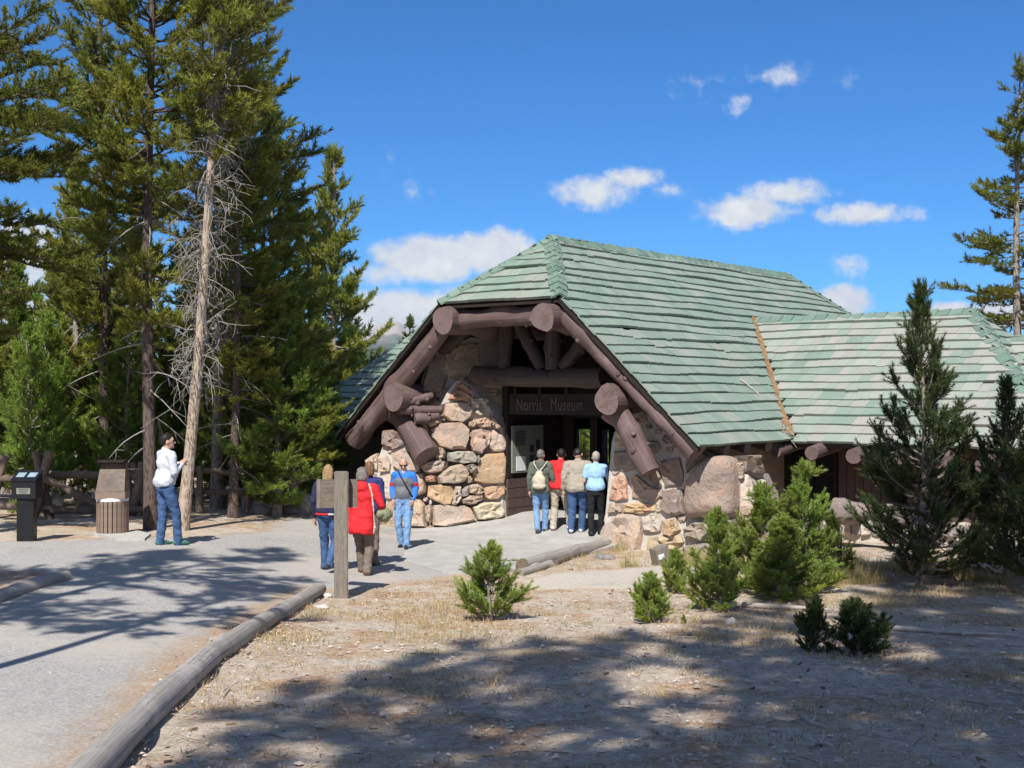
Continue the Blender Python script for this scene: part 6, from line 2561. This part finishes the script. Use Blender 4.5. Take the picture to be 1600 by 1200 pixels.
    if hair_len:
        hr += [('c', hp(-.035, -.055, 0), hp(-.04, -.07, -hair_len), .055, .045), ('c', hp(.035, -.055, 0), hp(.04, -.07, -hair_len), .055, .045), ('c', hp(0, -.065, 0), hp(0, -.085, -hair_len * 1.05), .055, .045)]
    grow('hair', hr, HAIR[hair], root, .011, 2)
    if belt:
        V, F = [], []
        pts = [(math.cos(t) * .212, -.02 + math.sin(t) * .180) for t in np.linspace(0, 6.2832, 25)[:-1]]
        for i, (x, y) in enumerate(pts):
            V += [(x, y, belt[0]), (x, y, belt[0] + belt[1])]
        F = [(2 * i, 2 * ((i + 1) % 24), 2 * ((i + 1) % 24) + 1, 2 * i + 1) for i in range(24)]
        o = link('hem_band', mesh_from('hem_band', V, F, True, [belt[2], belt[3]], [0 if i % 24 in range(8, 19) else 1 for i in range(24)]), root, (0, 0, 0))
    if extras:
        extras(root, J, hp, Rm)
    return root, J, s


def carried(name, label, cat, owner, J, s, parts, group=None):
    """a bag: top-level thing at its carrier's place; parts = (name, prims, mat)"""
    t = thing(name, label, cat, owner.location, owner.rotation_euler[2], group)
    t.scale = owner.scale
    for nm, pr, mt in parts:
        grow(nm, pr, mt, t, .012, 3)
    return t


# 1 man in white at the left, seen from behind, turned to the right
person('man in white long-sleeved top and blue jeans standing by the leaning pine', 260, 853, 678, R(-52), 'shirt', WHITE_C, JEANS, SHOE_G, 'dark',
       dict(eR=(.235, .02, 1.15), wR=(.10, .20, 1.27), eL=(-.235, .02, 1.15), wL=(-.06, .21, 1.27), aR=(.06, .16, .085), kR=(.09, .12, .49), aL=(-.08, -.06, .085), kL=(-.09, -.02, .48)),
       hem=.93, top_name='shirt', head_turn=R(-20), build=1.04)
# 2 blonde woman behind the sign
person('blonde woman in navy top and jeans walking behind the signpost', 513, 893, 727, R(-8), 'jacket', NAVY, JEANS, SHOE_D, 'blonde',
       dict(aR=(.09, -.22, .17), kR=(.09, .06, .50), fR=-.1, aL=(-.09, .10, .085), kL=(-.09, .10, .48)), hem=.93, hair_len=.2, belt=(.945, .03, RED_C, WHITE_C))
# 3 woman in red coat
r3, J3, s3 = person('woman in long red coat and taupe trousers walking beside the signpost', 566, 899, 731, R(-10), 'coat', RED_C, TAUPE, SHOE_B, 'grey',
                    dict(aR=(.08, -.02, .085), aL=(-.07, .22, .085), kL=(-.08, .16, .49), kR=(.09, .08, .48), eR=(.28, .02, 1.14), wR=(.22, .22, 1.02)), hem=.68, hood=True, top_name='coat', hair_len=.06, build=1.12)
carried('shoulder_bag', 'olive shoulder bag with cream strap on the woman in the red coat', 'bag', r3, J3, s3,
        [('pouch', [('e', v3(.30, .10, .98), (.10, .13, .13)), ('c', v3(.27, .0, 1.0), v3(.34, .18, .98), .07, .07)], OLIVE_B),
         ('strap', [('c', v3(.13, -.10, 1.50), v3(.19, -.155, 1.34), .014, .014), ('c', v3(.19, -.155, 1.34), v3(.215, -.165, 1.10), .014, .014), ('c', v3(.215, -.165, 1.10), v3(.23, -.15, .80), .014, .014), ('c', v3(.23, -.15, .80), v3(.215, -.14, .70), .02, .014)], CREAM)])
# 4 person in dark blue beyond
person('auburn-haired person in dark blue jacket half hidden behind the red coat', 577, 884, 722, R(-15), 'jacket', cloth('deep_blue_cloth', (.03, .035, .13)), TAUPE, SHOE_D, 'auburn', None, hair_len=.08, head_turn=R(15))


# 5 man in blue and grey jacket
def rule5(c):
    x, y, z = c
    if abs(x) > .20:
        if 1.20 < z < 1.27:
            return 2
        if z < 1.2 and abs(x) > .2:
            return 0
        return 0
    if z > 1.37 - .12 * max(0, abs(x) - .10) * 4:
        return 0
    if abs(x) > .165 and z < 1.22:
        return 0
    return 1


def ex5(root, J, hp, Rm):
    mb = MB()
    for sx in (-1, 1):
        V, F = ell_mesh(hp(sx * .034, .094, .012), (.027, .008, .019), Rm, 10, 6)
        mb.add(V, F)
    V, F = cap_mesh(hp(-.07, .03, .018), hp(-.06, .09, .016), .004, .004, 6); mb.add(V, F)
    V, F = cap_mesh(hp(.07, .03, .018), hp(.06, .09, .016), .004, .004, 6); mb.add(V, F)
    mb.build('sunglasses', M['black'], root, True, (0, 0, 0))


r5, J5, s5 = person('man in blue and grey jacket and pale jeans looking down before the left pier', 631, 857, 715, R(172), 'jacket', GREY_C, JEANS_L, SHOE_D, 'silver',
                    dict(aL=(-.07, .10, .085), aR=(.06, -.07, .085), kL=(-.09, .08, .48), wL=(-.19, .07, .95), wR=(.19, .06, .95), eL=(-.235, -.05, 1.17), eR=(.235, -.05, 1.17), sL=(-.17, 0, 1.41), sR=(.17, 0, 1.41)), hem=.95, build=1.03,
                    top_mats=[BLUE_C, GREY_C, RED_C], rule=rule5, head_nod=R(30), bald=True, extras=ex5, lean=.03, head_turn=R(8))
mb = MB()
mb.tube([(.10, .05, 1.50), (.03, .135, 1.40), (-.08, .165, 1.22), (-.17, .13, 1.05), (-.20, .05, .98)], .012, 6)
st5 = thing('camera_strap', 'thin black strap across the jacket of the man looking down', 'strap', r5.location, r5.rotation_euler[2])
st5.scale = r5.scale
mb.build('strap', BLACK_C, st5, True, (0, 0, 0))
# 6 woman with backpack
r6, J6, s6 = person('woman in grey-green jacket and jeans with a cream backpack entering the porch', 845, 832, 703, R(-12), 'jacket', OLIVE_C, JEANS_L, SHOE_B, 'grey',
                    dict(aR=(.06, .16, .085), kR=(.08, .13, .49), aL=(-.05, -.10, .10), eR=(.25, .03, 1.15), wR=(.27, .12, .93)), zp, hem=.83, hood=True, head_turn=R(-12))
carried('backpack', 'cream drawstring backpack on the woman in the grey-green jacket', 'backpack', r6, J6, s6,
        [('bag', [('e', v3(0, -.20, 1.10), (.15, .085, .17)), ('e', v3(0, -.19, 1.24), (.09, .06, .09)), ('e', v3(0, -.20, 1.00), (.155, .09, .08))], CREAM),
         ('strap', [('c', v3(-.02, -.19, 1.31), v3(-.13, -.12, 1.47), .016, .016), ('c', v3(-.13, -.12, 1.47), v3(-.14, .02, 1.50), .016, .016)], CREAM),
         ('strap', [('c', v3(.02, -.19, 1.31), v3(.13, -.12, 1.47), .016, .016), ('c', v3(.13, -.12, 1.47), v3(.14, .02, 1.50), .016, .016)], CREAM)])
# 7 red jacket
person('person in red jacket and khaki trousers in the doorway group', 874, 828, 702, R(-25), 'jacket', RED_C, KHAKI, SHOE_W, 'dark', dict(aR=(.15, .14, .085), kR=(.13, .10, .48), aL=(-.10, -.04, .085), wR=(.12, .22, 1.05), eR=(.27, .02, 1.14)), zp, hem=.88, build=1.18, lean=.12, head_turn=R(28), head_nod=R(12))


def rule8(c):
    return 1 if c[0] > .135 and abs(c[1]) < .2 and c[2] < 1.18 else 0


person('man in tan jacket with white side stripe and jeans in the doorway group', 903, 833, 701, R(-8), 'jacket', TAN_C, JEANS, SHOE_W, 'dark',
       dict(aL=(-.12, .02, .085), aR=(.05, .12, .085), kR=(.08, .1, .48)), zp, hem=.86, build=1.2, top_mats=[TAN_C, WHITE_C], rule=rule8, lean=.10, head_nod=R(28), head_turn=R(-18))
person('grey-haired person in light blue short-sleeved shirt at the right of the doorway group', 931, 837, 706, R(-5), 'shirt', SKY_C, BLACK_C, SHOE_D, 'silver', dict(aR=(.10, .12, .085), kR=(.11, .10, .48), eR=(.26, .02, 1.15), wR=(.27, .14, .93), wL=(-.12, .24, 1.08)), zp, hem=.95, sleeves='short', top_name='shirt')
